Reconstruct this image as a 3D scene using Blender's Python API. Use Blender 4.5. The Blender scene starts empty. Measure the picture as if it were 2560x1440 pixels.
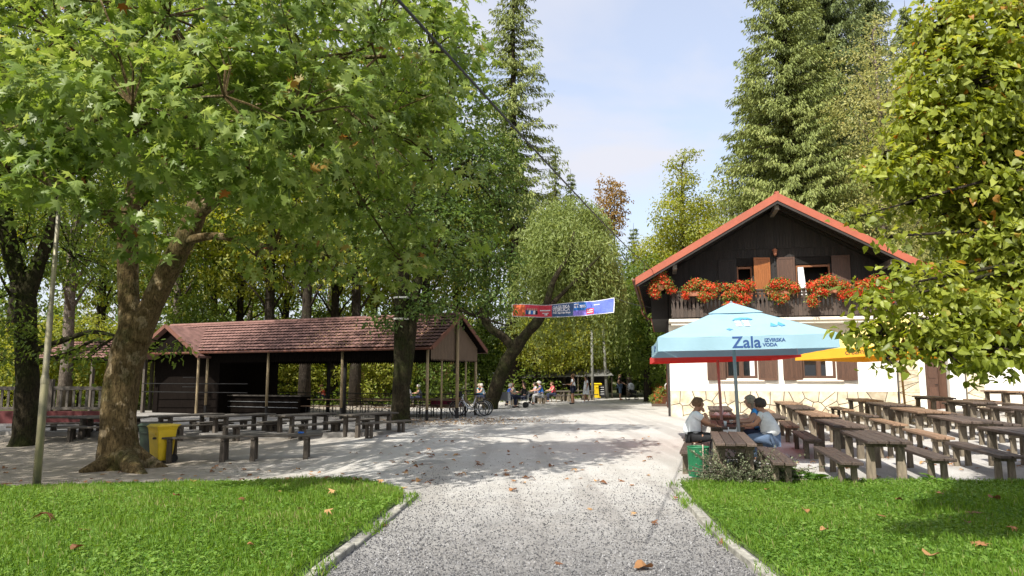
import bpy, bmesh, math, random
import numpy as np
from mathutils import Vector, Matrix, Euler, noise
R = math.radians
sc = bpy.context.scene
C = sc.collection
rnd = random.Random(7)

# ------------------------------------------------------------------ camera, sky, sun, exposure
FPX, HORIZON, CAMZ = 1780.0, 945.0, 1.75
PITCH = math.atan((HORIZON - 720) / FPX)
cam = bpy.data.cameras.new('camera'); cam.sensor_width = 36; cam.lens = FPX / 2560 * 36
cam.clip_start = 0.1; cam.clip_end = 2000
camo = bpy.data.objects.new('camera', cam); C.objects.link(camo)
camo.location = (0, 0, CAMZ); camo.rotation_euler = (math.pi / 2 + PITCH, 0, 0)
sc.camera = camo
SUN_EL, SUN_AZ = R(45), R(180 + 33)          # azimuth clockwise from +Y of the direction TO the sun
to_sun = Vector((math.sin(SUN_AZ) * math.cos(SUN_EL), math.cos(SUN_AZ) * math.cos(SUN_EL), math.sin(SUN_EL)))
sl = bpy.data.lights.new('sun', 'SUN'); sl.energy = 3.0; sl.angle = R(0.55); sl.color = (1.0, 0.95, 0.86)
so = bpy.data.objects.new('sun', sl); C.objects.link(so)
so.rotation_euler = to_sun.to_track_quat('Z', 'Y').to_euler(); so.location = to_sun * 60
w = bpy.data.worlds.new('World'); sc.world = w; w.use_nodes = True
nt = w.node_tree; nd = nt.nodes; lk = nt.links
bg = nd['Background']; bg.inputs['Strength'].default_value = 0.125
sky = nd.new('ShaderNodeTexSky'); sky.sky_type = 'NISHITA'; sky.sun_disc = False
sky.sun_elevation = SUN_EL; sky.sun_rotation = SUN_AZ; sky.air_density = 1.0; sky.dust_density = 3.0
tc = nd.new('ShaderNodeTexCoord'); sep = nd.new('ShaderNodeSeparateXYZ'); lk.new(tc.outputs['Generated'], sep.inputs[0])
def wmath(op, a, b=None):
    n = nd.new('ShaderNodeMath'); n.operation = op
    for i, v in enumerate((a, b)):
        if v is None: continue
        if isinstance(v, (int, float)): n.inputs[i].default_value = v
        else: lk.new(v, n.inputs[i])
    return n.outputs[0]
den = wmath('ADD', wmath('MAXIMUM', sep.outputs['Z'], 0.0), 0.28)
cmb = nd.new('ShaderNodeCombineXYZ')
lk.new(wmath('DIVIDE', sep.outputs['X'], den), cmb.inputs[0]); lk.new(wmath('DIVIDE', sep.outputs['Y'], den), cmb.inputs[1])
nz = nd.new('ShaderNodeTexNoise'); nz.inputs['Scale'].default_value = 1.7; nz.inputs['Detail'].default_value = 5
nz.inputs['Roughness'].default_value = 0.5; nz.inputs['Distortion'].default_value = 0.4; lk.new(cmb.outputs[0], nz.inputs['Vector'])
rp = nd.new('ShaderNodeValToRGB'); rp.color_ramp.elements[0].position = 0.42; rp.color_ramp.elements[1].position = 0.58
rp.color_ramp.elements[0].color = (0.50, 0.50, 0.50, 1); rp.color_ramp.elements[1].color = (0.97, 0.97, 0.97, 1)
lk.new(nz.outputs['Fac'], rp.inputs[0])
mx = nd.new('ShaderNodeMixRGB'); mx.inputs[2].default_value = (2.75, 2.78, 3.05, 1)
lk.new(rp.outputs[0], mx.inputs[0]); lk.new(sky.outputs[0], mx.inputs[1]); lk.new(mx.outputs[0], bg.inputs['Color'])
vs = sc.view_settings; vs.view_transform = 'Standard'; vs.look = 'None'; vs.gamma = 1.0; vs.use_curve_mapping = False
vs.exposure = 1.3
sc.render.engine = 'CYCLES'; sc.cycles.use_denoising = True
try: sc.cycles.denoiser = 'OPENIMAGEDENOISE'; sc.cycles.denoising_input_passes = 'RGB_ALBEDO_NORMAL'
except Exception: pass
sc.cycles.max_bounces = 6; sc.cycles.diffuse_bounces = 3; sc.cycles.transmission_bounces = 4; sc.cycles.transparent_max_bounces = 4
sc.cycles.caustics_reflective = False; sc.cycles.caustics_refractive = False

# ------------------------------------------------------------------ ground height and picture-to-place helpers
ROWA = R(15)                                  # the picnic rows run 15 degrees off the view axis
def sst(a, b, x):
    t = np.clip((np.asarray(x, float) - a) / (b - a), 0, 1); return t * t * (3 - 2 * t)
def gz(x, y):
    x = np.asarray(x, float); y = np.asarray(y, float)
    q = x * math.cos(ROWA) - y * math.sin(ROWA)
    z = 0.15 * sst(12, 26, y) * sst(-6, 3, x)
    z = z + 0.05 * np.clip(np.minimum(q, 14) - 2.5, 0, None) ** 1.1 * sst(8, 14, y)
    z = z - 0.40 * sst(-1.5, -6, x) * sst(9.5, 16, y) * (1 - sst(17.5, 26, y))
    return z
def gzf(x, y): return float(gz(x, y))
def ray(u, v):
    zc = -(v - 720) / FPX
    return Vector(((u - 1280) / FPX, math.cos(PITCH) - zc * math.sin(PITCH), math.sin(PITCH) + zc * math.cos(PITCH)))
def at(u, v, Y):
    d = ray(u, v); t = Y / d.y; return Vector((d.x * t, Y, CAMZ + d.z * t))
def gp(u, v, h=0.0):
    d = ray(u, v); t = np.arange(2, 120, 0.01)
    below = (CAMZ + d.z * t) <= gz(d.x * t, d.y * t) + h
    t = t[np.argmax(below)]; x, y = d.x * t, d.y * t
    return Vector((x, y, gzf(x, y)))
def qs(q, s):
    return (q * math.cos(ROWA) + s * math.sin(ROWA), -q * math.sin(ROWA) + s * math.cos(ROWA))

# ------------------------------------------------------------------ materials
MATS = {}
def mat(name, col, rough=0.7, var=0.15, scale=6.0, bump=0.0, metal=0.0, col2=None, stretch=None, objrand=0.0, spec=0.5, detail=4, bscale=None, sheen=0):
    if name in MATS: return MATS[name]
    m = bpy.data.materials.new(name); m.use_nodes = True; t = m.node_tree; n = t.nodes; l = t.links
    p = n['Principled BSDF']; p.inputs['Roughness'].default_value = rough; p.inputs['Metallic'].default_value = metal
    p.inputs['Specular IOR Level'].default_value = spec
    co = n.new('ShaderNodeTexCoord'); oi = n.new('ShaderNodeObjectInfo')
    va = n.new('ShaderNodeVectorMath'); va.operation = 'ADD'; l.new(co.outputs['Object'], va.inputs[0])
    ms = n.new('ShaderNodeMath'); ms.operation = 'MULTIPLY'; ms.inputs[1].default_value = 37.0; l.new(oi.outputs['Random'], ms.inputs[0])
    l.new(ms.outputs[0], va.inputs[1]); vec = va.outputs[0]
    if stretch:
        vm = n.new('ShaderNodeVectorMath'); vm.operation = 'MULTIPLY'; vm.inputs[1].default_value = stretch; l.new(vec, vm.inputs[0]); vec = vm.outputs[0]
    nz = n.new('ShaderNodeTexNoise'); nz.inputs['Scale'].default_value = scale; nz.inputs['Detail'].default_value = detail; nz.inputs['Roughness'].default_value = 0.6
    l.new(vec, nz.inputs['Vector'])
    mr = n.new('ShaderNodeMapRange'); mr.inputs[1].default_value = 0.3; mr.inputs[2].default_value = 0.7; l.new(nz.outputs['Fac'], mr.inputs[0])
    mx = n.new('ShaderNodeMixRGB'); l.new(mr.outputs[0], mx.inputs[0])
    a = [c * (1 - var) for c in col]; b = [min(1, c * (1 + var)) for c in (col2 or col)]
    mx.inputs[1].default_value = (*a, 1); mx.inputs[2].default_value = (*b, 1)
    out = mx.outputs[0]
    if objrand:
        hs = n.new('ShaderNodeHueSaturation'); mr2 = n.new('ShaderNodeMapRange'); mr2.inputs[3].default_value = 1 - objrand; mr2.inputs[4].default_value = 1 + objrand
        l.new(oi.outputs['Random'], mr2.inputs[0]); l.new(mr2.outputs[0], hs.inputs['Value']); l.new(out, hs.inputs['Color']); out = hs.outputs[0]
    l.new(out, p.inputs['Base Color'])
    if bump:
        b = n.new('ShaderNodeBump'); b.inputs['Strength'].default_value = bump; b.inputs['Distance'].default_value = 0.02
        if bscale:
            nb = n.new('ShaderNodeTexNoise'); nb.inputs['Scale'].default_value = bscale; nb.inputs['Detail'].default_value = 5; l.new(vec, nb.inputs['Vector']); l.new(nb.outputs['Fac'], b.inputs['Height'])
        else: l.new(nz.outputs['Fac'], b.inputs['Height'])
        l.new(b.outputs[0], p.inputs['Normal'])
    MATS[name] = m
    return m
def leaf_mat(name, dark, mid, light, accent=None, acc_at=0.97, trans=0.35, rough=0.45, single=False):
    m = bpy.data.materials.new(name); m.use_nodes = True; t = m.node_tree; n = t.nodes; l = t.links
    p = n['Principled BSDF']; p.inputs['Roughness'].default_value = rough; p.inputs['Specular IOR Level'].default_value = 0.4
    if single: src = n.new('ShaderNodeObjectInfo').outputs['Random']
    else:
        a = n.new('ShaderNodeAttribute'); a.attribute_name = 'tint'; src = a.outputs['Fac']
    rp = n.new('ShaderNodeValToRGB'); e = rp.color_ramp.elements
    e[0].position = 0.0; e[0].color = (*dark, 1); e[1].position = 0.45; e[1].color = (*mid, 1)
    x = e.new(min(0.93, acc_at - 0.03)); x.color = (*light, 1)
    if accent: y = e.new(acc_at); y.color = (*accent, 1)
    l.new(src, rp.inputs[0]); l.new(rp.outputs[0], p.inputs['Base Color'])
    tr = n.new('ShaderNodeBsdfTranslucent'); hs = n.new('ShaderNodeHueSaturation'); hs.inputs['Hue'].default_value = 0.48; hs.inputs['Saturation'].default_value = 1.1; hs.inputs['Value'].default_value = 1.6
    l.new(rp.outputs[0], hs.inputs['Color']); l.new(hs.outputs[0], tr.inputs[0])
    ms = n.new('ShaderNodeMixShader'); ms.inputs[0].default_value = trans
    l.new(p.outputs[0], ms.inputs[1]); l.new(tr.outputs[0], ms.inputs[2]); l.new(ms.outputs[0], n['Material Output'].inputs['Surface'])
    return m

# ------------------------------------------------------------------ mesh builders
class MB:
    def __init__(s): s.v = []; s.f = []
    def add(s, vs, fs):
        o = len(s.v); s.v += [tuple(x) for x in vs]; s.f += [tuple(i + o for i in q) for q in fs]; return s
    def box(s, c, d, rot=None):
        x, y, z = d[0] / 2, d[1] / 2, d[2] / 2
        vs = [Vector(q) for q in ((-x,-y,-z),(x,-y,-z),(x,y,-z),(-x,y,-z),(-x,-y,z),(x,-y,z),(x,y,z),(-x,y,z))]
        if rot is not None:
            M = rot if isinstance(rot, Matrix) else Euler(rot).to_matrix(); vs = [M @ v for v in vs]
        c = Vector(c)
        return s.add([v + c for v in vs], [(0,3,2,1),(4,5,6,7),(0,1,5,4),(1,2,6,5),(2,3,7,6),(3,0,4,7)])
    def bar(s, p, q, w, h, up=(0,0,1)):
        p = Vector(p); q = Vector(q); d = (q - p); L = d.length; d.normalize(); up = Vector(up)
        if abs(d.dot(up)) > 0.98: up = Vector((0, 1, 0))
        y = up.cross(d).normalized(); z = d.cross(y)
        M = Matrix((d, y, z)).transposed()
        return s.box((p + q) / 2, (L, w, h), M)
    def tube(s, pts, rad, n=8, cap=True):
        pts = [Vector(p) for p in pts]; k = len(pts)
        if not hasattr(rad, '__len__'): rad = [rad] * k
        vs = []; fs = []; prev = None
        for i, p in enumerate(pts):
            d = (pts[min(i + 1, k - 1)] - pts[max(i - 1, 0)]).normalized()
            if prev is None:
                a = Vector((1, 0, 0)) if abs(d.x) < 0.8 else Vector((0, 1, 0)); x = d.cross(a).normalized()
            else: x = (prev - d * prev.dot(d)).normalized()
            prev = x; y = d.cross(x)
            for j in range(n):
                t = 2 * math.pi * j / n; vs.append(p + (x * math.cos(t) + y * math.sin(t)) * rad[i])
        for i in range(k - 1):
            for j in range(n):
                a = i * n + j; b = i * n + (j + 1) % n; fs.append((a, b, b + n, a + n))
        if cap: fs.append(tuple(range(n - 1, -1, -1))); fs.append(tuple(range((k - 1) * n, k * n)))
        return s.add(vs, fs)
    def rtube(s, pts, rad, n=16, step=.18, amp=.07, seed=0):
        pts = [Vector(p) for p in pts]; P = []; Q = []
        for i in range(len(pts) - 1):
            p0, p1, p2, p3 = pts[max(i-1, 0)], pts[i], pts[i+1], pts[min(i+2, len(pts)-1)]; k = max(2, min(14, int((p2 - p1).length / step)))
            for j in range(k + (1 if i == len(pts) - 2 else 0)):
                t = j / k; P.append(.5 * ((2*p1) + (p2-p0)*t + (2*p0-5*p1+4*p2-p3)*t*t + (3*p1-p0-3*p2+p3)*t**3)); Q.append(rad[i] + (rad[i+1] - rad[i]) * t)
        o = len(s.v); s.tube(P, Q, n)
        for i in range(len(P)):
            for j in range(n):
                v = Vector(s.v[o + i*n + j]); d = v - P[i]; k = 1 + amp * (noise.noise(v * 1.7 + Vector((seed, 0, 0))) * 1.4 + noise.noise(v * 5.0) * .6 + .5 * noise.noise(Vector((d.x * 9 / (Q[i] + .02) * .3, d.y * 9 / (Q[i] + .02) * .3, P[i].z * .5))))
                s.v[o + i*n + j] = tuple(P[i] + d * k)
        return s
    def prism(s, poly, y0, y1, M=None):
        """polygon in XZ extruded along Y"""
        n = len(poly); vs = [Vector((x, y0, z)) for x, z in poly] + [Vector((x, y1, z)) for x, z in poly]
        if M: vs = [M @ v for v in vs]
        fs = [tuple(range(n)), tuple(range(2 * n - 1, n - 1, -1))] + [(i, i + n, (i + 1) % n + n, (i + 1) % n) for i in range(n)]
        return s.add(vs, fs)
    def lathe(s, prof, c=(0,0,0), n=16):
        c = Vector(c); vs = []; fs = []; k = len(prof)
        for r, z in prof:
            for j in range(n): t = 2 * math.pi * j / n; vs.append(c + Vector((r * math.cos(t), r * math.sin(t), z)))
        for i in range(k - 1):
            for j in range(n): a = i * n + j; b = i * n + (j + 1) % n; fs.append((a, b, b + n, a + n))
        fs.append(tuple(range(n - 1, -1, -1))); fs.append(tuple(range((k - 1) * n, k * n)))
        return s.add(vs, fs)
    def ell(s, c, r, n=12, m=8, M=None):
        c = Vector(c); vs = []; fs = []
        for i in range(m + 1):
            a = math.pi * i / m
            for j in range(n):
                t = 2 * math.pi * j / n; v = Vector((r[0] * math.sin(a) * math.cos(t), r[1] * math.sin(a) * math.sin(t), r[2] * math.cos(a)))
                vs.append(c + (M @ v if M else v))
        for i in range(m):
            for j in range(n): a = i * n + j; b = i * n + (j + 1) % n; fs.append((a, a + n, b + n, b))
        return s.add(vs, fs)
    def ring(s, c, Rr, r, n=28, m=6, axis='Y'):
        pts = []
        vs = []; fs = []
        for i in range(n):
            a = 2 * math.pi * i / n
            for j in range(m):
                b = 2 * math.pi * j / m; q = Rr + r * math.cos(b)
                vs.append(Vector((q * math.cos(a), r * math.sin(b), q * math.sin(a))) + Vector(c))
        for i in range(n):
            for j in range(m): fs.append((i*m+j, i*m+(j+1)%m, ((i+1)%n)*m+(j+1)%m, ((i+1)%n)*m+j))
        return s.add(vs, fs)
    def mesh(s, name, m=None, smooth=False, bevel=0.0):
        me = bpy.data.meshes.new(name); me.from_pydata(s.v, [], s.f)
        bm = bmesh.new(); bm.from_mesh(me); bmesh.ops.recalc_face_normals(bm, faces=bm.faces)
        if bevel: bmesh.ops.bevel(bm, geom=bm.edges[:], offset=bevel, segments=1, affect='EDGES', clamp_overlap=True)
        bm.to_mesh(me); bm.free()
        if smooth: me.polygons.foreach_set('use_smooth', [True] * len(me.polygons))
        if m: me.materials.append(m)
        return me
    def build(s, name, m, parent=None, loc=None, rot=None, smooth=False, bevel=0.0):
        return link(name, s.mesh(name, m, smooth, bevel), parent, loc, rot)
def link(name, me, parent=None, loc=None, rot=None, scale=None):
    o = bpy.data.objects.new(name, me); C.objects.link(o)
    if parent: o.parent = parent
    if loc is not None: o.location = loc
    if rot is not None: o.rotation_euler = rot
    if scale is not None: o.scale = scale if hasattr(scale, '__len__') else (scale,) * 3
    return o
def tag(o, label=None, cat=None, group=None, kind=None):
    if label: o['label'] = label
    if cat: o['category'] = cat
    if group: o['group'] = group
    if kind: o['kind'] = kind
    return o
def thing(name, label, cat, loc=(0,0,0), rz=0.0, group=None, rot=None):
    o = link(name, None, None, loc, rot or (0, 0, rz)); o.empty_display_size = 0.2
    return tag(o, label, cat, group)
ORD = ['first', 'second', 'third', 'fourth', 'fifth', 'sixth', 'seventh', 'eighth', 'ninth', 'tenth', 'eleventh', 'twelfth', 'thirteenth', 'fourteenth', 'fifteenth', 'sixteenth', 'seventeenth', 'eighteenth', 'nineteenth', 'twentieth']
def text(name, body, m, size, parent, loc, rot, extrude=0.0, align='CENTER', sx=1.0, offset=0.0):
    cu = bpy.data.curves.new(name, 'FONT'); cu.body = body; cu.size = size; cu.align_x = align; cu.align_y = 'CENTER'; cu.extrude = 0.0015; cu.offset = offset
    cu.materials.append(m); cu.resolution_u = 3
    t = bpy.data.objects.new(name, cu); C.objects.link(t)
    me = bpy.data.meshes.new_from_object(t.evaluated_get(bpy.context.evaluated_depsgraph_get())); bpy.data.objects.remove(t); me.name = name
    if not me.materials: me.materials.append(m)
    o = link(name, me, parent, loc, rot); o.scale = (sx, 1, 1)
    return o

# ------------------------------------------------------------------ leaves
def tmpl_plane():
    # five-lobed, toothed leaf, tip +Y, slightly folded
    out = [(0,0),(.14,-.05),(.36,-.16),(.27,.08),(.58,.16),(.33,.27),(.26,.36),(.46,.50),(.66,.68),(.34,.60),(.14,.58),(.17,.80),(0,1.06)]
    o = out + [(-x, y) for x, y in out[-2:0:-1]]
    v = [(0, .36, .05)] + [(x, y, -0.30 * abs(x) ** 1.5 - .10 * max(0, y - .5)) for x, y in o]
    n = len(o); return np.array(v), [(0, i + 1, (i + 1) % n + 1) for i in range(n)]
def tmpl_heart():
    out = [(0,.04),(.2,-.05),(.42,.10),(.47,.34),(.34,.62),(.14,.84),(0,1.06)]
    o = out + [(-x, y) for x, y in out[-2:0:-1]]
    v = [(0, .4, .0)] + [(x, y, (.42 if x > 0 else .22) * abs(x) - .26 * y * y + .05 * math.sin(7 * y + 3 * x)) for x, y in o]
    n = len(o); return np.array(v), [(0, i + 1, (i + 1) % n + 1) for i in range(n)]
def tmpl_oval():
    v = [(0,0,0),(.27,.33,.06),(.20,.72,.02),(0,1,-.1),(-.20,.72,.02),(-.27,.33,.06)]
    return np.array(v, float), [(0,1,2),(0,2,3),(0,3,4),(0,4,5)]
def tmpl_diamond(wd=.32):
    return np.array([(0,0,0),(wd,.5,.09),(0,1,-.06),(-wd,.5,.09)], float), [(0,1,2),(0,2,3)]
def tmpl_trio():
    vs = []; fs = []
    for k, a in enumerate((-.9, 0, .95)):
        c, s_ = math.cos(a), math.sin(a); b = len(vs)
        for x, y, z in ((0,0,0),(.22,.42,.07),(0,.85,-.08),(-.22,.42,.07)): vs.append((x * c - y * s_, x * s_ + y * c, z + .03 * k))
        fs += [(b, b+1, b+2), (b, b+2, b+3)]
    return np.array(vs, float), fs
PLANE, HEART, OVAL, DIAM, TRIO = tmpl_plane(), tmpl_heart(), tmpl_oval(), tmpl_diamond(), tmpl_trio()
NEEDLE = tmpl_diamond(.11)
BLADE = (np.array([(-.055,0,0),(.055,0,0),(.035,.6,.06),(0,1,.22)], float), [(0,1,2),(0,2,3)])
def frames(nrm, tip):
    n = nrm / (np.linalg.norm(nrm, axis=1, keepdims=True) + 1e-9)
    t = tip - n * np.sum(tip * n, axis=1, keepdims=True); t /= (np.linalg.norm(t, axis=1, keepdims=True) + 1e-9)
    x = np.cross(t, n); return np.stack([x, t, n], axis=2)      # columns
def leaf_mesh(name, tm, pos, Rm, size, tint, m):
    tv, tf = tm; N = len(pos); k = len(tv); tf = np.array(tf); T = len(tf)
    if k > 5:
        gv = np.random.default_rng(N); Rm = Rm * np.stack([gv.uniform(.62, 1.08, N), np.ones(N), gv.uniform(-.8, 2.6, N)], 1)[:, None, :]
    V = np.einsum('nij,kj->nki', Rm, tv) * size[:, None, None] + pos[:, None, :]
    Fc = (tf[None] + (np.arange(N) * k)[:, None, None]).reshape(-1)
    me = bpy.data.meshes.new(name); me.vertices.add(N * k); me.vertices.foreach_set('co', V.reshape(-1).astype(np.float32))
    me.loops.add(len(Fc)); me.loops.foreach_set('vertex_index', Fc.astype(np.int32))
    me.polygons.add(N * T); me.polygons.foreach_set('loop_start', (np.arange(N * T) * 3).astype(np.int32)); me.polygons.foreach_set('loop_total', np.full(N * T, 3, np.int32))
    at_ = me.attributes.new('tint', 'FLOAT', 'FACE'); at_.data.foreach_set('value', np.repeat(tint, T).astype(np.float32))
    me.materials.append(m); me.update(); me.validate()
    return me
def sphere_dirs(g, n):
    d = g.normal(size=(n, 3)); return d / np.linalg.norm(d, axis=1, keepdims=True)
def crown(g, lobes, ncl, per, spread, shell=.6, flat=.45, up=.5, zs=.8, out=.8):
    """clustered leaf positions over a union of lobes: returns pos, normal, outward dir, cluster tint"""
    L = np.array([(*c, r) for c, r in lobes], float)
    wts = L[:, 3] ** 2; wts /= wts.sum(); li = g.choice(len(L), ncl, p=wts)
    d = sphere_dirs(g, ncl); rr = shell + (1 - shell) * g.random(ncl) ** .6
    cc = L[li, :3] + d * (L[li, 3] * rr)[:, None] * np.array([1, 1, zs])
    keep = np.ones(ncl, bool)
    for c in L:
        q = (cc - c[:3]) / np.array([1, 1, zs]); keep &= ~((np.linalg.norm(q, axis=1) < c[3] * shell * .92))
    cc, d = cc[keep], d[keep]; M = len(cc)
    pos = np.repeat(cc, per, 0) + g.normal(size=(M * per, 3)) * spread * np.array([1, 1, flat])
    do = np.repeat(d, per, 0)
    nrm = do * out + np.array([0, 0, up]) + g.normal(size=(M * per, 3)) * .45
    ct = np.repeat(g.random(M), per)
    return pos, nrm, do, ct, cc
def limb_tubes(b, start, ends, r0, rng, n=6, sag=.1):
    for e in ends:
        s_ = Vector(start); e = Vector(e); m1 = s_.lerp(e, .35) + Vector((rng.uniform(-.2, .2), rng.uniform(-.2, .2), .25)) * (e - s_).length * .3
        m2 = s_.lerp(e, .7) + Vector((rng.uniform(-.1, .1), rng.uniform(-.1, .1), .12)) * (e - s_).length * .3
        b.tube([s_, m1, m2, e], [r0, r0 * .75, r0 * .5, r0 * .2], n)

def bark_mat(name, a, b, c, moss, mossamt=.45, patch=2.2, streak=.35):
    m = bpy.data.materials.new(name); m.use_nodes = True; t = m.node_tree; n = t.nodes; l = t.links; p = n['Principled BSDF']; p.inputs['Roughness'].default_value = .95; p.inputs['Specular IOR Level'].default_value = .15
    co = n.new('ShaderNodeTexCoord').outputs['Object']; vm = n.new('ShaderNodeVectorMath'); vm.operation = 'MULTIPLY'; vm.inputs[1].default_value = (1, 1, streak); l.new(co, vm.inputs[0])
    def nz(sc_, d, v, r=.65):
        k = n.new('ShaderNodeTexNoise'); k.inputs['Scale'].default_value = sc_; k.inputs['Detail'].default_value = d; k.inputs['Roughness'].default_value = r; l.new(v, k.inputs['Vector']); return k.outputs['Fac']
    def mr(v, x, y):
        k = n.new('ShaderNodeMapRange'); k.inputs[1].default_value = x; k.inputs[2].default_value = y; l.new(v, k.inputs[0]); return k.outputs[0]
    def mix(f, x, y):
        k = n.new('ShaderNodeMixRGB')
        for i_, v in enumerate((f, x, y)):
            if isinstance(v, tuple): k.inputs[i_].default_value = (*v, 1)
            else: l.new(v, k.inputs[i_])
        return k.outputs[0]
    f1, f2, f3, f4 = nz(patch, 3, co), nz(9, 6, vm.outputs[0]), nz(28, 4, vm.outputs[0]), nz(1.1, 5, co)
    col = mix(mr(f2, .35, .65), a, b); col = mix(mr(f1, .54, .60), col, c); col = mix(mr(f4, .62 - mossamt * .3, .72 - mossamt * .2), col, moss)
    dk = n.new('ShaderNodeMixRGB'); dk.blend_type = 'MULTIPLY'; dk.inputs[0].default_value = .8; l.new(col, dk.inputs[1]); rp = n.new('ShaderNodeValToRGB'); rp.color_ramp.elements[0].position = .36; rp.color_ramp.elements[0].color = (.25, .25, .25, 1); rp.color_ramp.elements[1].position = .56; l.new(f3, rp.inputs[0]); l.new(rp.outputs[0], dk.inputs[2]); l.new(dk.outputs[0], p.inputs['Base Color'])
    b_ = n.new('ShaderNodeBump'); b_.inputs['Strength'].default_value = 1.0; b_.inputs['Distance'].default_value = .05; ad = n.new('ShaderNodeMath'); ad.operation = 'ADD'; l.new(f2, ad.inputs[0]); l.new(f3, ad.inputs[1]); l.new(ad.outputs[0], b_.inputs['Height']); l.new(b_.outputs[0], p.inputs['Normal'])
    return m
BARK = bark_mat('bark_dark', (.030, .024, .018), (.060, .048, .036), (.075, .062, .05), (.04, .042, .018), .3)
BARKP = bark_mat('bark_plane', (.095, .066, .028), (.18, .13, .062), (.36, .28, .17), (.075, .070, .020), .4)
BARKM = bark_mat('bark_mossy', (.026, .021, .012), (.052, .042, .024), (.065, .055, .035), (.030, .034, .010), .6)
BARKL = bark_mat('bark_pale', (.13, .105, .085), (.22, .18, .145), (.26, .22, .18), (.12, .11, .07), .2)

# ------------------------------------------------------------------ ground
def inside(px, py, poly):
    px = np.asarray(px); py = np.asarray(py); r = np.zeros(px.shape, bool); n = len(poly)
    for i in range(n):
        x1, y1 = poly[i][:2]; x2, y2 = poly[(i + 1) % n][:2]
        if y1 == y2: continue
        c = ((y1 > py) != (y2 > py)) & (px < (x2 - x1) * (py - y1) / (y2 - y1) + x1); r ^= c
    return r
def ground_mat():
    m = bpy.data.materials.new('ground_gravel'); m.use_nodes = True; t = m.node_tree; n = t.nodes; l = t.links; p = n['Principled BSDF']
    p.inputs['Roughness'].default_value = 0.95; p.inputs['Specular IOR Level'].default_value = 0.2
    co = n.new('ShaderNodeTexCoord').outputs['Object']; sp = n.new('ShaderNodeSeparateXYZ'); l.new(co, sp.inputs[0])
    def noise(s, d=4, r=.6):
        k = n.new('ShaderNodeTexNoise'); k.inputs['Scale'].default_value = s; k.inputs['Detail'].default_value = d; k.inputs['Roughness'].default_value = r; l.new(co, k.inputs['Vector']); return k.outputs['Fac']
    def vor(s):
        k = n.new('ShaderNodeTexVoronoi'); k.inputs['Scale'].default_value = s; l.new(co, k.inputs['Vector']); return k
    def mth(op, a, b):
        k = n.new('ShaderNodeMath'); k.operation = op
        for i, v in enumerate((a, b)):
            if isinstance(v, (int, float)): k.inputs[i].default_value = v
            else: l.new(v, k.inputs[i])
        return k.outputs[0]
    def mr(v, a, b, c=0., d=1.):
        k = n.new('ShaderNodeMapRange'); k.interpolation_type = 'SMOOTHSTEP'
        for i, q in enumerate((a, b, c, d)): k.inputs[i + 1].default_value = q
        l.new(v, k.inputs[0]); return k.outputs[0]
    def mix(f, a, b):
        k = n.new('ShaderNodeMixRGB')
        for i, v in enumerate((f, a, b)):
            if isinstance(v, (int, float)): k.inputs[i].default_value = v
            elif isinstance(v, tuple): k.inputs[i].default_value = (*v, 1)
            else: l.new(v, k.inputs[i])
        return k.outputs[0]
    def ramp(v, stops):
        k = n.new('ShaderNodeValToRGB'); e = k.color_ramp.elements; e[0].position, e[0].color = stops[0][0], (*stops[0][1], 1); e[1].position, e[1].color = stops[-1][0], (*stops[-1][1], 1)
        for pos, c in stops[1:-1]: x = e.new(pos); x.color = (*c, 1)
        l.new(v, k.inputs[0]); return k.outputs[0]
    v1 = vor(42); v2 = vor(95); big = noise(.35, 5); med = noise(2.2, 6, .7)
    sepc = n.new('ShaderNodeSeparateColor'); l.new(v1.outputs['Color'], sepc.inputs[0])
    sepd = n.new('ShaderNodeSeparateColor'); l.new(v2.outputs['Color'], sepd.inputs[0])
    coarse = ramp(sepc.outputs[0], [(0, (.034, .035, .038)), (.3, (.064, .065, .069)), (.65, (.108, .109, .114)), (1, (.25, .25, .256))])  # dark coarse gravel, darkened further in place of foreground tree shade
    coarse = mix(.45, coarse, ramp(sepd.outputs[1], [(0, (.03, .031, .035)), (.5, (.083, .084, .089)), (1, (.23, .23, .236))]))
    fine = mix(med, (.37, .355, .33), (.57, .555, .53)); fine = mix(mr(noise(.9, 7, .75), .42, .62), fine, (.42, .395, .36)); fine = mix(.32, fine, ramp(sepd.outputs[0], [(0, (.24, .23, .21)), (.4, (.52, .51, .48)), (1, (.78, .77, .74))]))
    stv = n.new('ShaderNodeVectorMath'); stv.operation = 'MULTIPLY'; stv.inputs[1].default_value = (1.1, .09, 1); l.new(co, stv.inputs[0]); stn = n.new('ShaderNodeTexNoise'); stn.inputs['Scale'].default_value = 1.6; stn.inputs['Detail'].default_value = 5; l.new(stv.outputs[0], stn.inputs['Vector'])
    fine = mix(mth('MULTIPLY', mr(stn.outputs['Fac'], .48, .62), .55), fine, (.34, .32, .295))
    earth = mix(med, (.19, .155, .115), (.34, .295, .235))
    fore = mix(noise(1.3, 6, .7), (.05, .04, .02), (.12, .10, .045)); fore = mix(mr(noise(.6), .45, .62), fore, (.06, .09, .025))
    fmask = mr(mth('ADD', sp.outputs['Y'], mth('MULTIPLY', med, 5.0)), 5.0, 17.0)          # 0 near: coarse gravel
    colr = mix(fmask, coarse, fine)
    emask = mth('MULTIPLY', mr(mth('ADD', sp.outputs['X'], mth('MULTIPLY', big, 6.0)), 0.0, -6.0), mr(sp.outputs['Y'], 10, 14))
    colr = mix(mth('MULTIPLY', emask, .85), colr, earth)
    wood = mth('MAXIMUM', mr(mth('ADD', sp.outputs['Y'], mth('MULTIPLY', big, 8.0)), 60, 66), mr(sp.outputs['X'], -17, -22))
    colr = mix(wood, colr, fore); l.new(colr, p.inputs['Base Color'])
    b = n.new('ShaderNodeBump'); b.inputs['Distance'].default_value = .02; b.inputs['Strength'].default_value = .9
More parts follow.
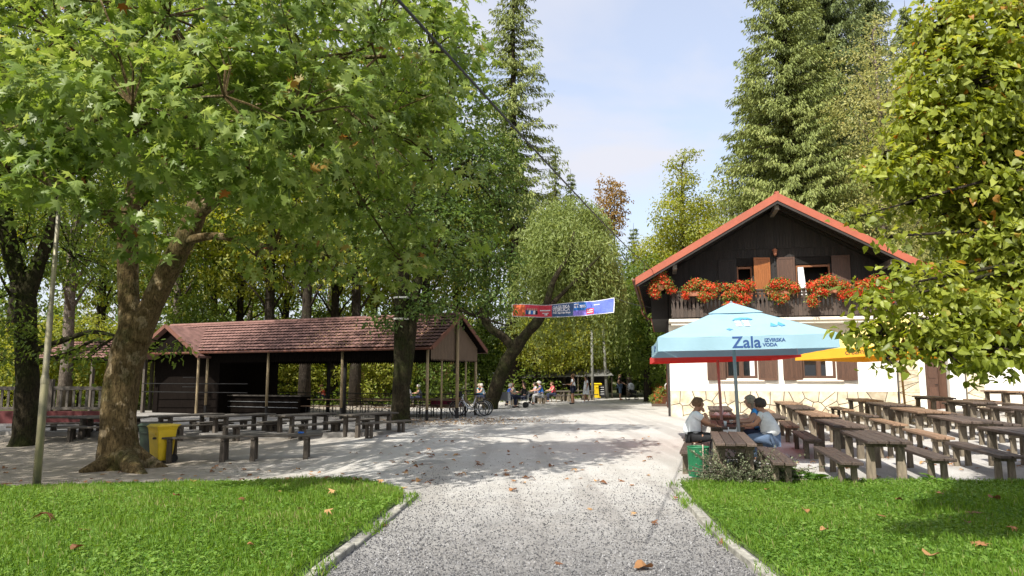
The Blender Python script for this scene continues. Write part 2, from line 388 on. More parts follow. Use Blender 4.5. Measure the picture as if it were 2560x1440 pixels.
    hgt = mth('ADD', mth('MULTIPLY', mth('SUBTRACT', 1.0, v1.outputs['Distance']), mr(fmask, 0, 1, 1., .25)), mth('ADD', mth('MULTIPLY', v2.outputs['Distance'], .3), mth('MULTIPLY', med, .6)))
    l.new(hgt, b.inputs['Height']); l.new(b.outputs[0], p.inputs['Normal'])
    return m
def ground():
    xs = np.concatenate([[-600, -300, -120], np.arange(-60, -24, 3), np.arange(-24, 24, .5), np.arange(24, 61, 3), [120, 300, 600]])
    ys = np.concatenate([[-400, -150, -40, -15], np.arange(-6, 4, 2), np.arange(4, 40, .5), np.arange(40, 100, 4), [120, 200, 400, 900]])
    X, Y = np.meshgrid(xs, ys, indexing='ij'); Z = gz(X, Y); nx, ny = X.shape
    v = np.stack([X, Y, Z], -1).reshape(-1, 3); f = [(i*ny+j, (i+1)*ny+j, (i+1)*ny+j+1, i*ny+j+1) for i in range(nx-1) for j in range(ny-1)]
    me = bpy.data.meshes.new('ground'); me.from_pydata(v.tolist(), [], f); me.polygons.foreach_set('use_smooth', [True] * len(f)); me.materials.append(ground_mat())
    tag(link('ground', me), kind='structure')
ground()
from mathutils.geometry import delaunay_2d_cdt
def dens(poly, step=.35):
    out = []
    for i in range(len(poly)):
        a = Vector(poly[i][:2]); b = Vector(poly[(i+1) % len(poly)][:2]); k = max(1, min(60, int((b - a).length / step)))
        out += [a.lerp(b, j / k) for j in range(k)]
    return out
LK = [(-1.44, 10.77), (-1.58, 8.6), (-1.75, 6.62), (-1.87, 4.5), (-2.0, 1.5), (-2.1, -3.0)]          # kerb lines
RK = [(2.61, 11.94), (2.44, 10.3), (2.33, 9.0), (2.26, 7.8), (2.25, 6.62), (2.22, 4.5), (2.2, 1.5), (2.15, -3.0)]
lawnL = [(-30, -3), (-30, 12.6)] + [tuple(gp(u, v)[:2]) for u, v in ((0, 1228), (160, 1224), (330, 1219), (500, 1215), (640, 1212), (760, 1208), (850, 1204), (915, 1210), (960, 1220), (1005, 1233))] + [(x - .14, y) for x, y in LK]
lawnR = [(30, -3), (30, 11.9)] + [tuple(gp(u, v)[:2]) for u, v in ((2555, 1214), (2400, 1212), (2250, 1211), (2100, 1208), (1960, 1205), (1850, 1206), (1760, 1208))] + [(x + .14, y) for x, y in RK]
LAWN = mat('lawn_soil', (.045, .085, .012), .95, .35, 9, .5, col2=(.07, .11, .02))
def lawn(poly, name):
    bp = dens(poly); g = np.random.default_rng(3); gx, gy = np.meshgrid(np.arange(-30, 30, .6), np.arange(-2.8, 15, .4)); gx = gx.ravel(); gy = gy.ravel()
    k = inside(gx, gy, poly); ip = [Vector((a, b)) for a, b in zip(gx[k], gy[k])]
    nb = len(bp); vs, es, fs, *_ = delaunay_2d_cdt(bp + ip, [(i, (i + 1) % nb) for i in range(nb)], [list(range(nb))], 1, 1e-4)
    V = []
    for i, p in enumerate(vs): V.append((p.x, p.y, gzf(p.x, p.y) + (.01 if i < nb else .05)))
    me = bpy.data.meshes.new(name); me.from_pydata(V, [], [tuple(f) for f in fs]); me.polygons.foreach_set('use_smooth', [True] * len(fs)); me.materials.append(LAWN)
    bm = bmesh.new(); bm.from_mesh(me); bmesh.ops.recalc_face_normals(bm, faces=bm.faces)
    if sum(f.normal.z for f in bm.faces) < 0: bmesh.ops.reverse_faces(bm, faces=bm.faces)
    bm.to_mesh(me); bm.free()
    return tag(link(name, me), kind='structure')
lawn(lawnL, 'lawn_left'); lawn(lawnR, 'lawn_right')
KERB = mat('kerb_concrete', (.20, .195, .17), .9, .35, 7, .6, col2=(.30, .29, .25), objrand=.15, bscale=40)
def kerb(line, name):
    root = tag(link(name, None), kind='structure'); pts = [Vector((x, y, 0)) for x, y in line]; k = 0
    seg = []
    for a, b in zip(pts, pts[1:]):
        L = (b - a).length; n = max(1, round(L / .98)); seg += [(a.lerp(b, i / n), a.lerp(b, (i + 1) / n)) for i in range(n)]
    for a, b in seg:
        d = (b - a).normalized(); za = gzf(a.x, a.y); L = (b - a).length - .012; j = rnd.uniform
        mb = MB().box((0, 0, 0), (L, .09 + j(-.006, .006), .22)); o = mb.build('kerb_stone', KERB, root, bevel=.008)
        c = (a + b) / 2; o.location = (c.x + j(-.012, .012), c.y, za - .055 + j(-.018, .012)); o.rotation_euler = (j(-.05, .05), j(-.01, .01), math.atan2(d.y, d.x) + j(-.02, .02))
kerb(LK, 'kerb_left'); kerb(RK, 'kerb_right')
GRASS = leaf_mat('grass_blade', (.055, .13, .010), (.115, .225, .020), (.20, .32, .045), (.30, .28, .12), .985, trans=.42, rough=.6)
CLOVER = leaf_mat('clover_leaf', (.07, .16, .018), (.13, .25, .032), (.22, .34, .07), trans=.4, rough=.55)
def grass(poly, name, label, ln, nc, seed, xr):
    g = np.random.default_rng(seed)
    def pts(N):
        y = 5.3 + (15.2 - 5.3) * g.random(N) ** 1.35; x = xr[0] + (xr[1] - xr[0]) * g.random(N)
        k = inside(x, y, poly) & (np.abs(x) < y * .80 + .6); return x[k], y[k]
    x, y = pts(ln); N = len(x); h = np.sin(x * 2.1 + 1.3 * np.sin(y * 1.7)) * np.sin(y * 2.6 + x) * .5 + .5
    lx = np.sin(x * .9 + y * .4) * .35; pos = np.stack([x, y, gz(x, y) + .045], 1)
    a = g.random(N) * 2 * np.pi; nrm = np.stack([np.cos(a), np.sin(a), .2 + 0 * a], 1)
    tip = np.stack([g.normal(size=N) * .75 + lx, g.normal(size=N) * .75, np.ones(N)], 1)
    size = (.030 + .040 * h + .022 * np.sin(x * 5.3 + y * 3.1) ** 2 + .055 * g.random(N) ** 4); big = np.sin(x * .9 + 2 * np.sin(y * .6)) * np.sin(y * 1.1 + .7 * x); tint = np.clip(.22 * h + .16 * big + g.normal(size=N) * .22 + .36, 0, .97) + (g.random(N) > .975 - .10 * np.clip(big - .35, 0, 1)) * 1.0
    o = link('grass', leaf_mesh('grass', BLADE, pos, frames(nrm, tip), size * 1.0, np.clip(tint, 0, 1), GRASS)); tag(o, label[0], 'grass', kind='stuff')
    x, y = pts(nc); N = len(x); h = np.sin(x * 2.1 + 1.3 * np.sin(y * 1.7)) * np.sin(y * 2.6 + x)
    k = g.random(N) < .55 - .35 * h; x, y = x[k], y[k]; N = len(x)
    pos = np.stack([x, y, gz(x, y) + .06 + .05 * g.random(N)], 1); nrm = np.stack([g.normal(size=N) * .35, g.normal(size=N) * .35, np.ones(N)], 1); tip = g.normal(size=(N, 3))
    o = link('clover', leaf_mesh('clover', TRIO, pos, frames(nrm, tip), .022 + .034 * g.random(N) ** 2, np.clip(g.normal(size=N) * .24 + .5 + .15 * np.sin(x * 1.3 + y), 0, 1), CLOVER)); tag(o, label[1], 'clover', kind='stuff')
grass(lawnL, 'grass', ('bright green mown grass of the lawn beside the lamp post', 'low clover growing through the lawn beside the lamp post'), 270000, 130000, 11, (-12, -1.3))
grass(lawnR, 'grass', ('sunlit green grass of the lawn in front of the picnic tables', 'clover and weeds in the lawn in front of the picnic tables'), 200000, 130000, 12, (2.2, 10.5))
def tufts(line, label, seed):
    g = np.random.default_rng(seed); P = []
    for (x1, y1), (x2, y2) in zip(line, line[1:]):
        n_ = int(math.hypot(x2 - x1, y2 - y1) * 260); t = g.random(n_); k = np.sin((y1 + (y2 - y1) * t) * 3.1 + seed) + .6 * np.sin((y1 + (y2 - y1) * t) * 7.7) + g.normal(size=n_) * .5 > .35; t = t[k]
        P.append(np.stack([x1 + (x2 - x1) * t + g.normal(size=len(t)) * .055, y1 + (y2 - y1) * t], 1))
    P = np.concatenate(P); P = P[P[:, 1] > 5]; N = len(P); pos = np.stack([P[:, 0], P[:, 1], gz(P[:, 0], P[:, 1]) + .02], 1); a = g.random(N) * 6.283
    tip = np.stack([g.normal(size=N) * .7, g.normal(size=N) * .7, np.ones(N)], 1)
    tag(link('grass', leaf_mesh('grass', BLADE, pos, frames(np.stack([np.cos(a), np.sin(a), .2 + 0 * a], 1), tip), .05 + .08 * g.random(N), np.clip(g.normal(size=N) * .25 + .5, 0, 1), GRASS)), label, 'grass', kind='stuff')
tufts(LK, 'grass tufts spilling over the kerb by the lamp post lawn', 13); tufts(RK, 'grass tufts spilling over the kerb by the picnic table lawn', 14)
STONE = mat('gravel_stone', (.4, .4, .4), .85, .1)
def stone_mat():
    m = bpy.data.materials.new('loose_gravel'); m.use_nodes = True; n = m.node_tree.nodes; l = m.node_tree.links; a = n.new('ShaderNodeAttribute'); a.attribute_name = 'tint'
    r = n.new('ShaderNodeValToRGB'); e = r.color_ramp.elements; e[0].color = (.04, .04, .044, 1); e[1].color = (.38, .38, .386, 1); x = e.new(.72); x.color = (.115, .116, .12, 1)  # grey stones, their colour also lowered to stand in for tree shade
    l.new(a.outputs['Fac'], r.inputs[0]); l.new(r.outputs[0], n['Principled BSDF'].inputs['Base Color']); n['Principled BSDF'].inputs['Roughness'].default_value = .85
    return m
def gravel():
    g = np.random.default_rng(5); N = 78000; y = 5.4 + 17 * g.random(N) ** 1.9; lx = np.interp(y, [p[1] for p in LK[::-1]] + [13, 23], [p[0] for p in LK[::-1]] + [-2.0, -3.0]); rx = np.interp(y, [p[1] for p in RK[::-1]] + [23], [p[0] for p in RK[::-1]] + [4.5])
    u = g.random(N); x = lx + .06 + (rx - lx - .12) * u
    dk = np.exp(-((u - .5) / .34) ** 2)                                   # looser stones towards both kerbs
    keep = g.random(N) < (1 - .35 * dk) * (1 - sst(6.5, 19, y)) ** 1.6; x, y = x[keep], y[keep]; N = len(x)
    OCT = (np.array([(1,0,0),(0,.8,0),(-.9,.1,0),(0,-.75,.1),(.1,0,.6),(0,0,-.5)], float), [(0,1,4),(1,2,4),(2,3,4),(3,0,4),(1,0,5),(2,1,5),(3,2,5),(0,3,5)])
    nrm = np.stack([g.normal(size=N)*.35, g.normal(size=N)*.35, np.ones(N)], 1)
    sz = (.0055 + .010 * g.random(N) ** 2.5) * (1 - .3 * sst(9, 18, y))
    tag(link('gravel', leaf_mesh('gravel', OCT, np.stack([x, y, gz(x, y) + .003], 1), frames(nrm, g.normal(size=(N, 3))), sz, g.random(N), stone_mat())), 'loose grey gravel on the drive between the two kerbs', 'gravel', kind='stuff')
gravel()
p = gp(1072, 1156); o = MB().box((0, 0, 0), (.62, .62, .02)).build('manhole_cover', mat('cast_cover', (.30, .29, .27), .8, .2, 12, .3), None, (p.x, p.y, p.z + .002), (0, 0, .3), bevel=.004); tag(o, 'square grey manhole cover in the pale plaza', 'manhole cover')
# fallen leaves: each its own thing
FALL = [leaf_mat('fallen_leaf_brown', (.16, .07, .03), (.28, .13, .05), (.40, .24, .10), trans=.1, rough=.7, single=True)]
def fallen():
    me = []
    for k in range(3):
        tv, tf = PLANE if k < 2 else HEART; tv = tv.copy(); tv[:, 2] += (.18 + .2 * k) * tv[:, 0] ** 2 * (1 if k != 1 else -2) + .12 * tv[:, 1] ** 2; tv[:, 2] -= tv[:, 2].min(); tv[:, 1] -= .45
        mb = MB().add(tv.tolist(), tf); me.append(mb.mesh('fallen_leaf', FALL[0]))
    spots = [(105,1325,.19),(205,1350,.12),(195,1398,.11),(600,1272,.09),(820,1305,.10),(627,1390,.08),(750,1296,.07),(440,1258,.10),(830,1252,.1),(700,1245,.06),(1605,1425,.17),(1397,1411,.08),(1285,1228,.12),(1475,1275,.07),(1585,1290,.07),(1637,1312,.08),(2015,1300,.09),(2205,1312,.1),(2060,1350,.09),(2330,1420,.17),(2455,1388,.14),(2440,1305,.16),(2490,1268,.15),(2350,1250,.1),(2420,1330,.09),(2530,1350,.1),(2250,1270,.08),(1920,1242,.07),(950,1320,.1),(960,1317,.08),(1690,1250,.08),(1810,1365,.11)]
    def put(p, s, label, group):
        onl = inside(np.array([p.x]), np.array([p.y]), lawnL)[0] or inside(np.array([p.x]), np.array([p.y]), lawnR)[0]
        o = link('fallen_leaf', rnd.choice(me), None, (p.x, p.y, p.z + (.10 if onl else .006)), (rnd.uniform(-.25, .25), rnd.uniform(-.25, .25), rnd.uniform(0, 6.28)), s * rnd.uniform(.85, 1.1))
        tag(o, label, 'leaf', group)
    for u, v, s in spots:
        lab = ('brown fallen leaf lying in the grass beside the lamp post' if u < 870 else 'brown fallen leaf lying on the gravel drive' if u < 1700 else 'brown fallen leaf lying in the grass before the tables')
        put(gp(u, v), s * 1.1, lab, lab.replace('leaf', 'leaves'))
    for _ in range(150):
        u, v = rnd.uniform(700, 1650), 1055 + 170 * rnd.random() ** 1.1
        if u + (v - 1055) * .5 < 900: u += 300
        put(gp(u, v), rnd.uniform(.07, .13), 'small brown fallen leaf on the pale gravel plaza', 'fallen leaves on the pale gravel plaza')
    for _ in range(60):
        put(gp(rnd.uniform(5, 800), rnd.uniform(1160, 1222)), rnd.uniform(.08, .13), 'small brown fallen leaf on bare earth near the plane tree', 'fallen leaves on the earth near the plane tree')
    for _ in range(50):
        put(gp(rnd.uniform(1960, 2550), rnd.uniform(1110, 1210)), rnd.uniform(.07, .12), 'small brown fallen leaf on gravel under the picnic tables', 'fallen leaves under the picnic tables')
fallen()

# ------------------------------------------------------------------ the inn
PLAST = mat('white_plaster', (.80, .77, .70), .9, .05, 2.5, .25, bscale=60)
CREAM = mat('cream_concrete', (.70, .63, .53), .85, .08, 3, .2)
DARKW = mat('black_brown_timber', (.020, .016, .014), .75, .4, 8, .4, stretch=(6, 6, .6), objrand=.28)
BALW = mat('balcony_timber', (.060, .042, .032), .65, .35, 8, .4, stretch=(6, 6, .6), objrand=.22)
SHUT = mat('brown_shutter', (.085, .042, .025), .55, .25, 7, .2, stretch=(6, 6, .5), objrand=.15)
SHUT_SUN = mat('sunlit_brown_shutter', (.30, .105, .028), .5, .2, 7, .15, stretch=(6, 6, .5))  # brown shutter with the sunlight put into its colour
OAK = mat('window_oak', (.26, .10, .035), .5, .2, 9, .1, stretch=(3, 3, .6))
ROOFR = mat('red_sheet_roof', (.33, .085, .045), .5, .12, 3, .1)
GUTT = mat('brown_gutter', (.13, .045, .025), .45, .15)
CURT = mat('white_curtain', (.75, .74, .72), .9, .06)
GROUT = mat('grout', (.10, .09, .075), .95, .2)
FLAG = mat('flagstone', (.50, .41, .27), .85, .25, 2.5, .4, col2=(.60, .53, .40), objrand=.22, bscale=18)
GLASS = mat('window_glass', (.012, .014, .016), .06, .2, 2, spec=.8)
IRON = mat('dark_iron', (.03, .03, .03), .45, .2, metal=.6)
TERRA = mat('terracotta', (.33, .13, .07), .8, .15)
BLOOM = leaf_mat('red_blossom', (.50, .03, .012), (.72, .085, .03), (.85, .19, .07), (.55, .42, .10), .965, trans=.3, rough=.6)
GERAN = leaf_mat('geranium_leaf', (.07, .12, .02), (.15, .21, .04), (.28, .33, .09), trans=.45)
HC = gp(1678, 1041); HROT = R(-12)
house = thing('guest_house', 'white alpine guest house with black timber gable, red roof and flower balcony', 'house', HC, HROT)
def wall_open(x0, x1, z0, z1, y0, y1, ops):
    b = MB(); xs = sorted({x0, x1, *[o[0] for o in ops], *[o[1] for o in ops]}); zs = sorted({z0, z1, *[o[2] for o in ops], *[o[3] for o in ops]})
    for i in range(len(xs) - 1):
        for j in range(len(zs) - 1):
            cx, cz = (xs[i] + xs[i+1]) / 2, (zs[j] + zs[j+1]) / 2
            if any(o[0] < cx < o[1] and o[2] < cz < o[3] for o in ops): continue
            b.box((cx, (y0 + y1) / 2, cz), (xs[i+1] - xs[i], y1 - y0, zs[j+1] - zs[j]))
    return b
HD = 13.0
GW = [(2.27, 3.54, 1.58, 2.85), (5.27, 6.56, 1.58, 2.85)]; UW = [(2.87, 3.49, 4.9, 6.57), (5.21, 6.56, 4.9, 6.57)]
wb = wall_open(0, 8.8, -.4, 3.86, 0, .35, GW); wb.box((.175, HD / 2 + .18, 1.73), (.35, HD - .36, 4.26)); wb.box((8.62, HD / 2 + .18, 1.73), (.35, HD - .36, 4.26)); wb.box((4.4, HD - .17, 1.73), (8.1, .35, 4.26))
wb.build('wall', PLAST, house)
RX, RZ, SL, HW = 4.36, 8.93, .579, 5.63
def roof_z(x): return RZ - SL * abs(x - RX)
ug = wall_open(.02, 8.78, 3.9, 6.60, 0.0, .3, UW)
ug.box((.15, 6.5, 4.95), (.28, HD - .62, 2.1)); ug.box((8.65, 6.5, 4.95), (.28, HD - .62, 2.1))
gp_poly = [(.02, 6.60), (8.78, 6.60), (8.78, roof_z(8.78) - .32), (RX, RZ - .36), (.02, roof_z(.02) - .32)]
ug.prism([(.35, 6.602), (8.4, 6.602), (8.4, roof_z(8.4) - .32), (RX, RZ - .36), (.35, roof_z(.35) - .32)], 0.0, .3)
gable = ug.build('gable_wall', DARKW, house)
x = .03
while x < 8.74:                                                       # cladding boards, lower tier stops at the seam
    wdt = .118; xa, xb = x, min(x + wdt, 8.77); xm = (xa + xb) / 2
    if xb - xa > .05:
        top = min(roof_z(xa), roof_z(xb)) - .34; spans = []
        z0, z1 = 4.02, min(7.02, top); hit = [o for o in UW if o[0] - .06 < xm < o[1] + .06]
        if hit: spans = [(hit[0][3] + .05, z1)]
        else: spans = [(z0, z1)]
        for a, b_ in spans:
            if b_ - a > .06:
                if top <= 7.02: poly = [(xa + .004, a), (xb - .004, a), (xb - .004, roof_z(xb) - .34), (xa + .004, roof_z(xa) - .34)]
                else: poly = [(xa + .004, a), (xb - .004, a), (xb - .004, b_), (xa + .004, b_)]
                MB().prism(poly, -.03, -.003).build('board', DARKW, gable)
        if top > 7.06:
            ta, tb = roof_z(xa) - .34, roof_z(xb) - .34
            MB().prism([(xa + .004, 6.98), (xb - .004, 6.98), (xb - .004, tb), (xa + .004, ta)], -.065, -.034).build('board', DARKW, gable)
    x += wdt
# roof
rb = MB()
for s_ in (-1, 1):
    e = RX + s_ * HW; z_e = roof_z(e)
    rb.prism([(RX, RZ), (e, z_e), (e, z_e - .10), (RX, RZ - .115)] if s_ > 0 else [(RX, RZ), (RX, RZ - .115), (e, z_e - .10), (e, z_e)], -1.66, HD + .8)
roof = rb.build('roof', ROOFR, house)
for s_ in (-1, 1):
    e = RX + s_ * (HW + .03); ze = roof_z(e)
    MB().prism([(RX, RZ + .03), (e, ze + .03), (e, ze - .27), (RX, RZ - .29)], -1.72, -1.665).build('fascia', ROOFR, roof)
    MB().prism([(RX, RZ - .29), (RX + s_ * (HW - .02), roof_z(RX + HW - .02) - .27), (RX + s_ * (HW - .02), roof_z(RX + HW - .02) - .37), (RX, RZ - .41)], -1.69, -1.62).build('barge_board', DARKW, roof)
    sb = MB()                                                         # soffit boards and rafters
    sb.prism([(RX, RZ - .135), (RX + s_ * (HW - .05), roof_z(RX + HW - .05) - .125), (RX + s_ * (HW - .05), roof_z(RX + HW - .05) - .16), (RX, RZ - .17)], -1.6, HD + .7)
    sb.build('soffit', DARKW, roof)
    y = -1.2
    while y < HD + .5:
        MB().prism([(RX + s_ * .1, RZ - .24), (RX + s_ * (HW - .1), roof_z(RX + HW - .1) - .175), (RX + s_ * (HW - .1), roof_z(RX + HW - .1) - .30), (RX + s_ * .1, RZ - .37)], y - .04, y + .04).build('rafter', DARKW, roof); y += .62
    k = 0
    for yy in np.arange(-1.5, HD + .8, .45):                           # standing seams
        pass
for bx, bz in ((RX, RZ - .52), (.3, roof_z(.3) - .47), (8.5, roof_z(8.5) - .47)):
    MB().box((bx, -.62, bz), (.17, 1.78, .19)).build('purlin', mat('weathered_beam', (.16, .14, .12), .8, .3, 6), roof)
MB().bar((RX, -1.7, RZ + .05), (RX, HD + .8, RZ + .05), .16, .06).build('ridge_cap', ROOFR, roof)
gt = MB(); gt.tube([(-1.36, -1.72, 5.58), (-1.36, 9.2, 5.52)], .075, 10); gt.build('gutter', GUTT, house, smooth=True)
MB().tube([(-1.36, 9.1, 5.52), (-1.34, 9.1, 5.15), (-1.1, 9.1, 4.9), (-.25, 9.1, 4.45), (-.09, 9.1, 4.2), (-.09, 9.1, -.1)], .05, 8).build('downpipe', GUTT, house, smooth=True)
MB().tube([(10.04, -1.72, 5.56), (10.04, 9.2, 5.5)], .075, 10).build('gutter', GUTT, house, smooth=True)
# side balcony (dark boxed parapet) on the side wall
sbx = MB(); sbx.box((-.36, 4.6, 4.66), (.70, 9.0, 1.1)); sb_ = sbx.build('side_parapet', DARKW, house)
MB().box((-.725, 4.6, 4.14), (.03, 9.04, .05)).build('red_trim', mat('red_paint', (.40, .03, .03), .5, .1), sb_)
MB().box((-.06, .12, 2.0), (.10, .20, 4.0)).build('corner_post', DARKW, house)
# balcony
MB().box((4.45, -.53, 3.945), (8.9, 1.06, .13)).build('balcony_slab', CREAM, house, bevel=.01)
sf = MB(); sf.box((4.45, -.5, 3.83), (8.7, .96, .10)); sf.build('balcony_soffit', PLAST, house)
bal = MB(); bal.box((4.45, -1.0, 5.14), (8.72, .11, .06)); bal.box((4.45, -.965, 4.98), (8.6, .04, .07)); bal.box((4.45, -.965, 4.22), (8.6, .04, .07))
balo = bal.build('balcony_rail', BALW, house)
prof = [(.074, 4.07), (.074, 4.40), (.060, 4.46), (.040, 4.60), (.036, 4.66), (.055, 4.74), (.071, 4.80), (.071, 4.86), (.050, 4.93), (.046, 4.98), (.072, 5.06), (.074, 5.11)]
bpoly = [(a, z) for a, z in prof] + [(-a, z) for a, z in prof[::-1]]
bme = MB().prism(bpoly, -.012, .012).mesh('baluster', BALW)
for k in range(54): link('baluster', bme, balo, (.22 + k * .159, -1.0, 0))
for xx in (.14, 8.76):
    bo = MB(); bo.box((xx, -.52, 5.13), (.08, 1.0, .07)); bo.box((xx, -.52, 4.2), (.06, 1.0, .07)); bo.build('side_rail', BALW, house)
    for k in range(6): link('baluster', bme, balo, (xx, -.9 + k * .16, 0), (0, 0, R(90)))
# windows and shutters
def window(ops, transom, curtain, m=OAK, yw=.10):
    x0, x1, z0, z1 = ops; t = .065
    f = MB(); cx = (x0 + x1) / 2
    f.box((x0 + t/2, yw, (z0+z1)/2), (t, .1, z1 - z0)); f.box((x1 - t/2, yw, (z0+z1)/2), (t, .1, z1 - z0)); f.box((cx, yw, z1 - t/2), (x1 - x0 - 2*t, .1, t)); f.box((cx, yw, z0 + t/2), (x1 - x0 - 2*t, .1, t))
    if transom: f.box((cx, yw - .01, z1 - .36), (x1 - x0 - 2*t, .11, .09))
    else: f.box((cx, yw - .01, (z0+z1)/2), (.10, .11, z1 - z0 - 2*t))
    wo = f.build('window', m, house, bevel=.006)
    if transom:
        MB().box((cx, yw + .02, z1 - .19), (x1 - x0 - 2*t - .02, .012, .26)).build('pane', GLASS, wo)
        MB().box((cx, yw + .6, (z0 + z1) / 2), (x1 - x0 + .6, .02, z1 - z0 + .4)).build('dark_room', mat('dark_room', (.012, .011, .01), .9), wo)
    else:
        for a, b_ in ((x0 + t, cx - .05), (cx + .05, x1 - t)):
            MB().box(((a+b_)/2, yw + .03, (z0+z1)/2), (b_ - a - .004, .012, z1 - z0 - 2*t)).build('pane', GLASS, wo)
            s = MB(); s.box((a + .02, yw - .005, (z0+z1)/2), (.04, .07, z1-z0-2*t-.01)); s.box((b_ - .02, yw - .005, (z0+z1)/2), (.04, .07, z1-z0-2*t-.01)); s.box(((a+b_)/2, yw - .005, z0 + t + .025), (b_-a-.085, .07, .04)); s.build('sash', m, wo)
    if curtain:
        a, b_, zt, zb = curtain; c = MB(); n = 24; vs = []
        for i in range(n + 1):
            xx = a + (b_ - a) * i / n; yy = (yw + .005 if not transom else yw - .09) + .018 * math.sin(i * 2.1)
            vs += [(xx + (.10 * (i / n) if transom else 0), yy, zb), (xx, yy, zt)]
        c.add(vs, [(2*i, 2*i+2, 2*i+3, 2*i+1) for i in range(n)])
        c.add([(x_, y_ + .004, z_) for x_, y_, z_ in vs], [(2*i+1, 2*i+3, 2*i+2, 2*i) for i in range(n)])
        c.build('curtain', CURT, wo, smooth=True)
    return wo
window(UW[0], True, None); window(UW[1], True, (5.30, 5.52, 6.17, 5.0))
window(GW[0], False, (3.25, 3.46, 2.78, 1.66), SHUT); window(GW[1], False, (6.2, 6.47, 2.78, 1.66), SHUT)
def shutter(x0, x1, z0, z1, m, hinge_right=False, ang=0.0, y=-.075):
    wd = x1 - x0; b = MB(); t = .085
    root = None
    b.box((0, 0, (z1 - z0) / 2), (wd, .022, z1 - z0)); s = b.build('shutter', m, house, bevel=.004)
    fr = MB()
    for sx in (-1, 1): fr.box((sx * (wd/2 - t/2), -.022, (z1-z0)/2), (t, .02, z1 - z0 - .01))
    for zz in (t/2 + .005, z1 - z0 - t/2 - .005): fr.box((0, -.022, zz), (wd - 2*t, .02, t))
    fr.build('frame', m, s, bevel=.004)
    n = max(3, int((wd - 2*t) / .085)); pw = (wd - 2*t) / n
    pm = MB().box((0, 0, 0), (pw - .008, .012, z1 - z0 - 2*t - .02)).mesh('plank', m)
    for k in range(n): link('plank', pm, s, (-wd/2 + t + pw * (k + .5), -.015, (z1 - z0) / 2))
    px = x1 if hinge_right else x0; off = -wd / 2 if hinge_right else wd / 2
    s.location = (px + off * math.cos(ang), y - abs(off * math.sin(ang)), z0); s.rotation_euler = (0, 0, -ang if not hinge_right else ang)
shutter(2.12, 2.85, 4.9, 6.58, DARKW); shutter(3.51, 4.2, 4.9, 6.6, SHUT_SUN, True, R(14), -.09); shutter(4.47, 5.18, 4.9, 6.6, SHUT); shutter(6.6, 7.3, 4.9, 6.6, SHUT, False, R(3))
for x0, x1, z0, z1 in GW:
    shutter(x0 - .75, x0 - .01, z0 - .08, z1 + .05, SHUT, True, R(4)); shutter(x1 + .01, x1 + .76, z0 - .08, z1 + .05, SHUT, False, R(4))
    MB().box(((x0+x1)/2, -.04, z0 - .09), (x1 - x0 + .5, .16, .06)).build('sill', CREAM, house, bevel=.008)
# stone plinth: irregular flagstones
def clip(poly, nx, ny, d):
    out = []
    for i in range(len(poly)):
        a, b = poly[i], poly[(i + 1) % len(poly)]; da, db = a[0]*nx + a[1]*ny - d, b[0]*nx + b[1]*ny - d
        if da <= 0: out.append(a)
        if (da < 0 < db) or (db < 0 < da): t = da / (da - db); out.append((a[0] + (b[0]-a[0])*t, a[1] + (b[1]-a[1])*t))
    return out
def cells(x0, x1, z0, z1, size, seed, gap=.016):
    r = random.Random(seed); P = []
    nx, nz = int((x1 - x0) / size), max(1, int((z1 - z0) / size))
    for i in range(nx):
        for j in range(nz): P.append((x0 + (i + .5 + r.uniform(-.42, .42)) * (x1-x0)/nx, z0 + (j + .5 + r.uniform(-.42, .42)) * (z1-z0)/nz))
    res = []
    for a in P:
        poly = [(x0, z0), (x1, z0), (x1, z1), (x0, z1)]
        for b in P:
            if a is b: continue
            dx, dz = b[0]-a[0], b[1]-a[1]; L = math.hypot(dx, dz)
            if L > size * 4: continue
            poly = clip(poly, dx/L, dz/L, (a[0]+b[0])/2*dx/L + (a[1]+b[1])/2*dz/L - gap)
            if not poly: break
        if len(poly) >= 3: res.append(poly)
    return res
pl = MB().box((4.4, -.02, .33), (8.78, .045, 1.46)).build('plinth', GROUT, house)
def stones(polys, parent, y=-.042, th=.035):
    for poly in polys:
        cx = sum(p[0] for p in poly) / len(poly); cz = sum(p[1] for p in poly) / len(poly)
        MB().prism([(a - cx, b - cz) for a, b in poly], -th - rnd.uniform(0, .012), 0).build('stone', FLAG, parent, (cx, y, cz))
stones(cells(.02, 8.76, -.35, 1.05, .42, 4), pl)
def zig(x0, x1, z0, z1, name):
    c = MB().box(((x0+x1)/2, -.05, (z0+z1)/2), (x1 - x0, .10, z1 - z0)).build(name, GROUT, house)
    st = .44; z = z0; k = 0; polys = []
    while z < z1 - .2:
        zt = min(z + st, z1); mid = (z + zt) / 2
        if k % 2 == 0: polys += [[(x0+.02, z+.02), (x1-.03, mid), (x0+.02, zt-.02)], [(x1-.015, mid+.012), (x1-.015, zt), (x0+.05, zt-.005)], [(x1-.015, z), (x1-.015, mid-.012), (x0+.05, z+.005)]]
        else: polys += [[(x0+.02, z+.02), (x0+.02, mid-.01), (x1-.03, zt-.02)], [(x0+.02, mid+.012), (x0+.02, zt), (x1-.05, zt-.003)], [(x1-.015, z+.01), (x1-.015, zt-.03), (x0+.06, z+.006)]]
        z = zt; k += 1
    stones(polys, c, -.101, .03)
zig(8.82, 9.56, -.3, 3.86, 'stone_column'); zig(11.23, 11.86, -.3, 3.86, 'stone_column')
ax = MB(); ax.box((9.70, .25, 1.8), (.28, .5, 4.2)); ax.box((10.96, .25, 1.8), (.54, .5, 4.2)); ax.box((10.26, .25, 3.4), (.84, .5, 1.0)); ax.box((15.4, .15, 1.8), (7.1, .3, 4.2)); ax.box((14, 6, 1.7), (10, .3, 4)); ax.box((18.8, 3.1, 1.7), (.3, 5.5, 4))
ax.build('annex_wall', PLAST, house)
MB().box((13.9, 2.6, 4.02), (10.4, 7.0, .2)).build('annex_roof', CREAM, house)
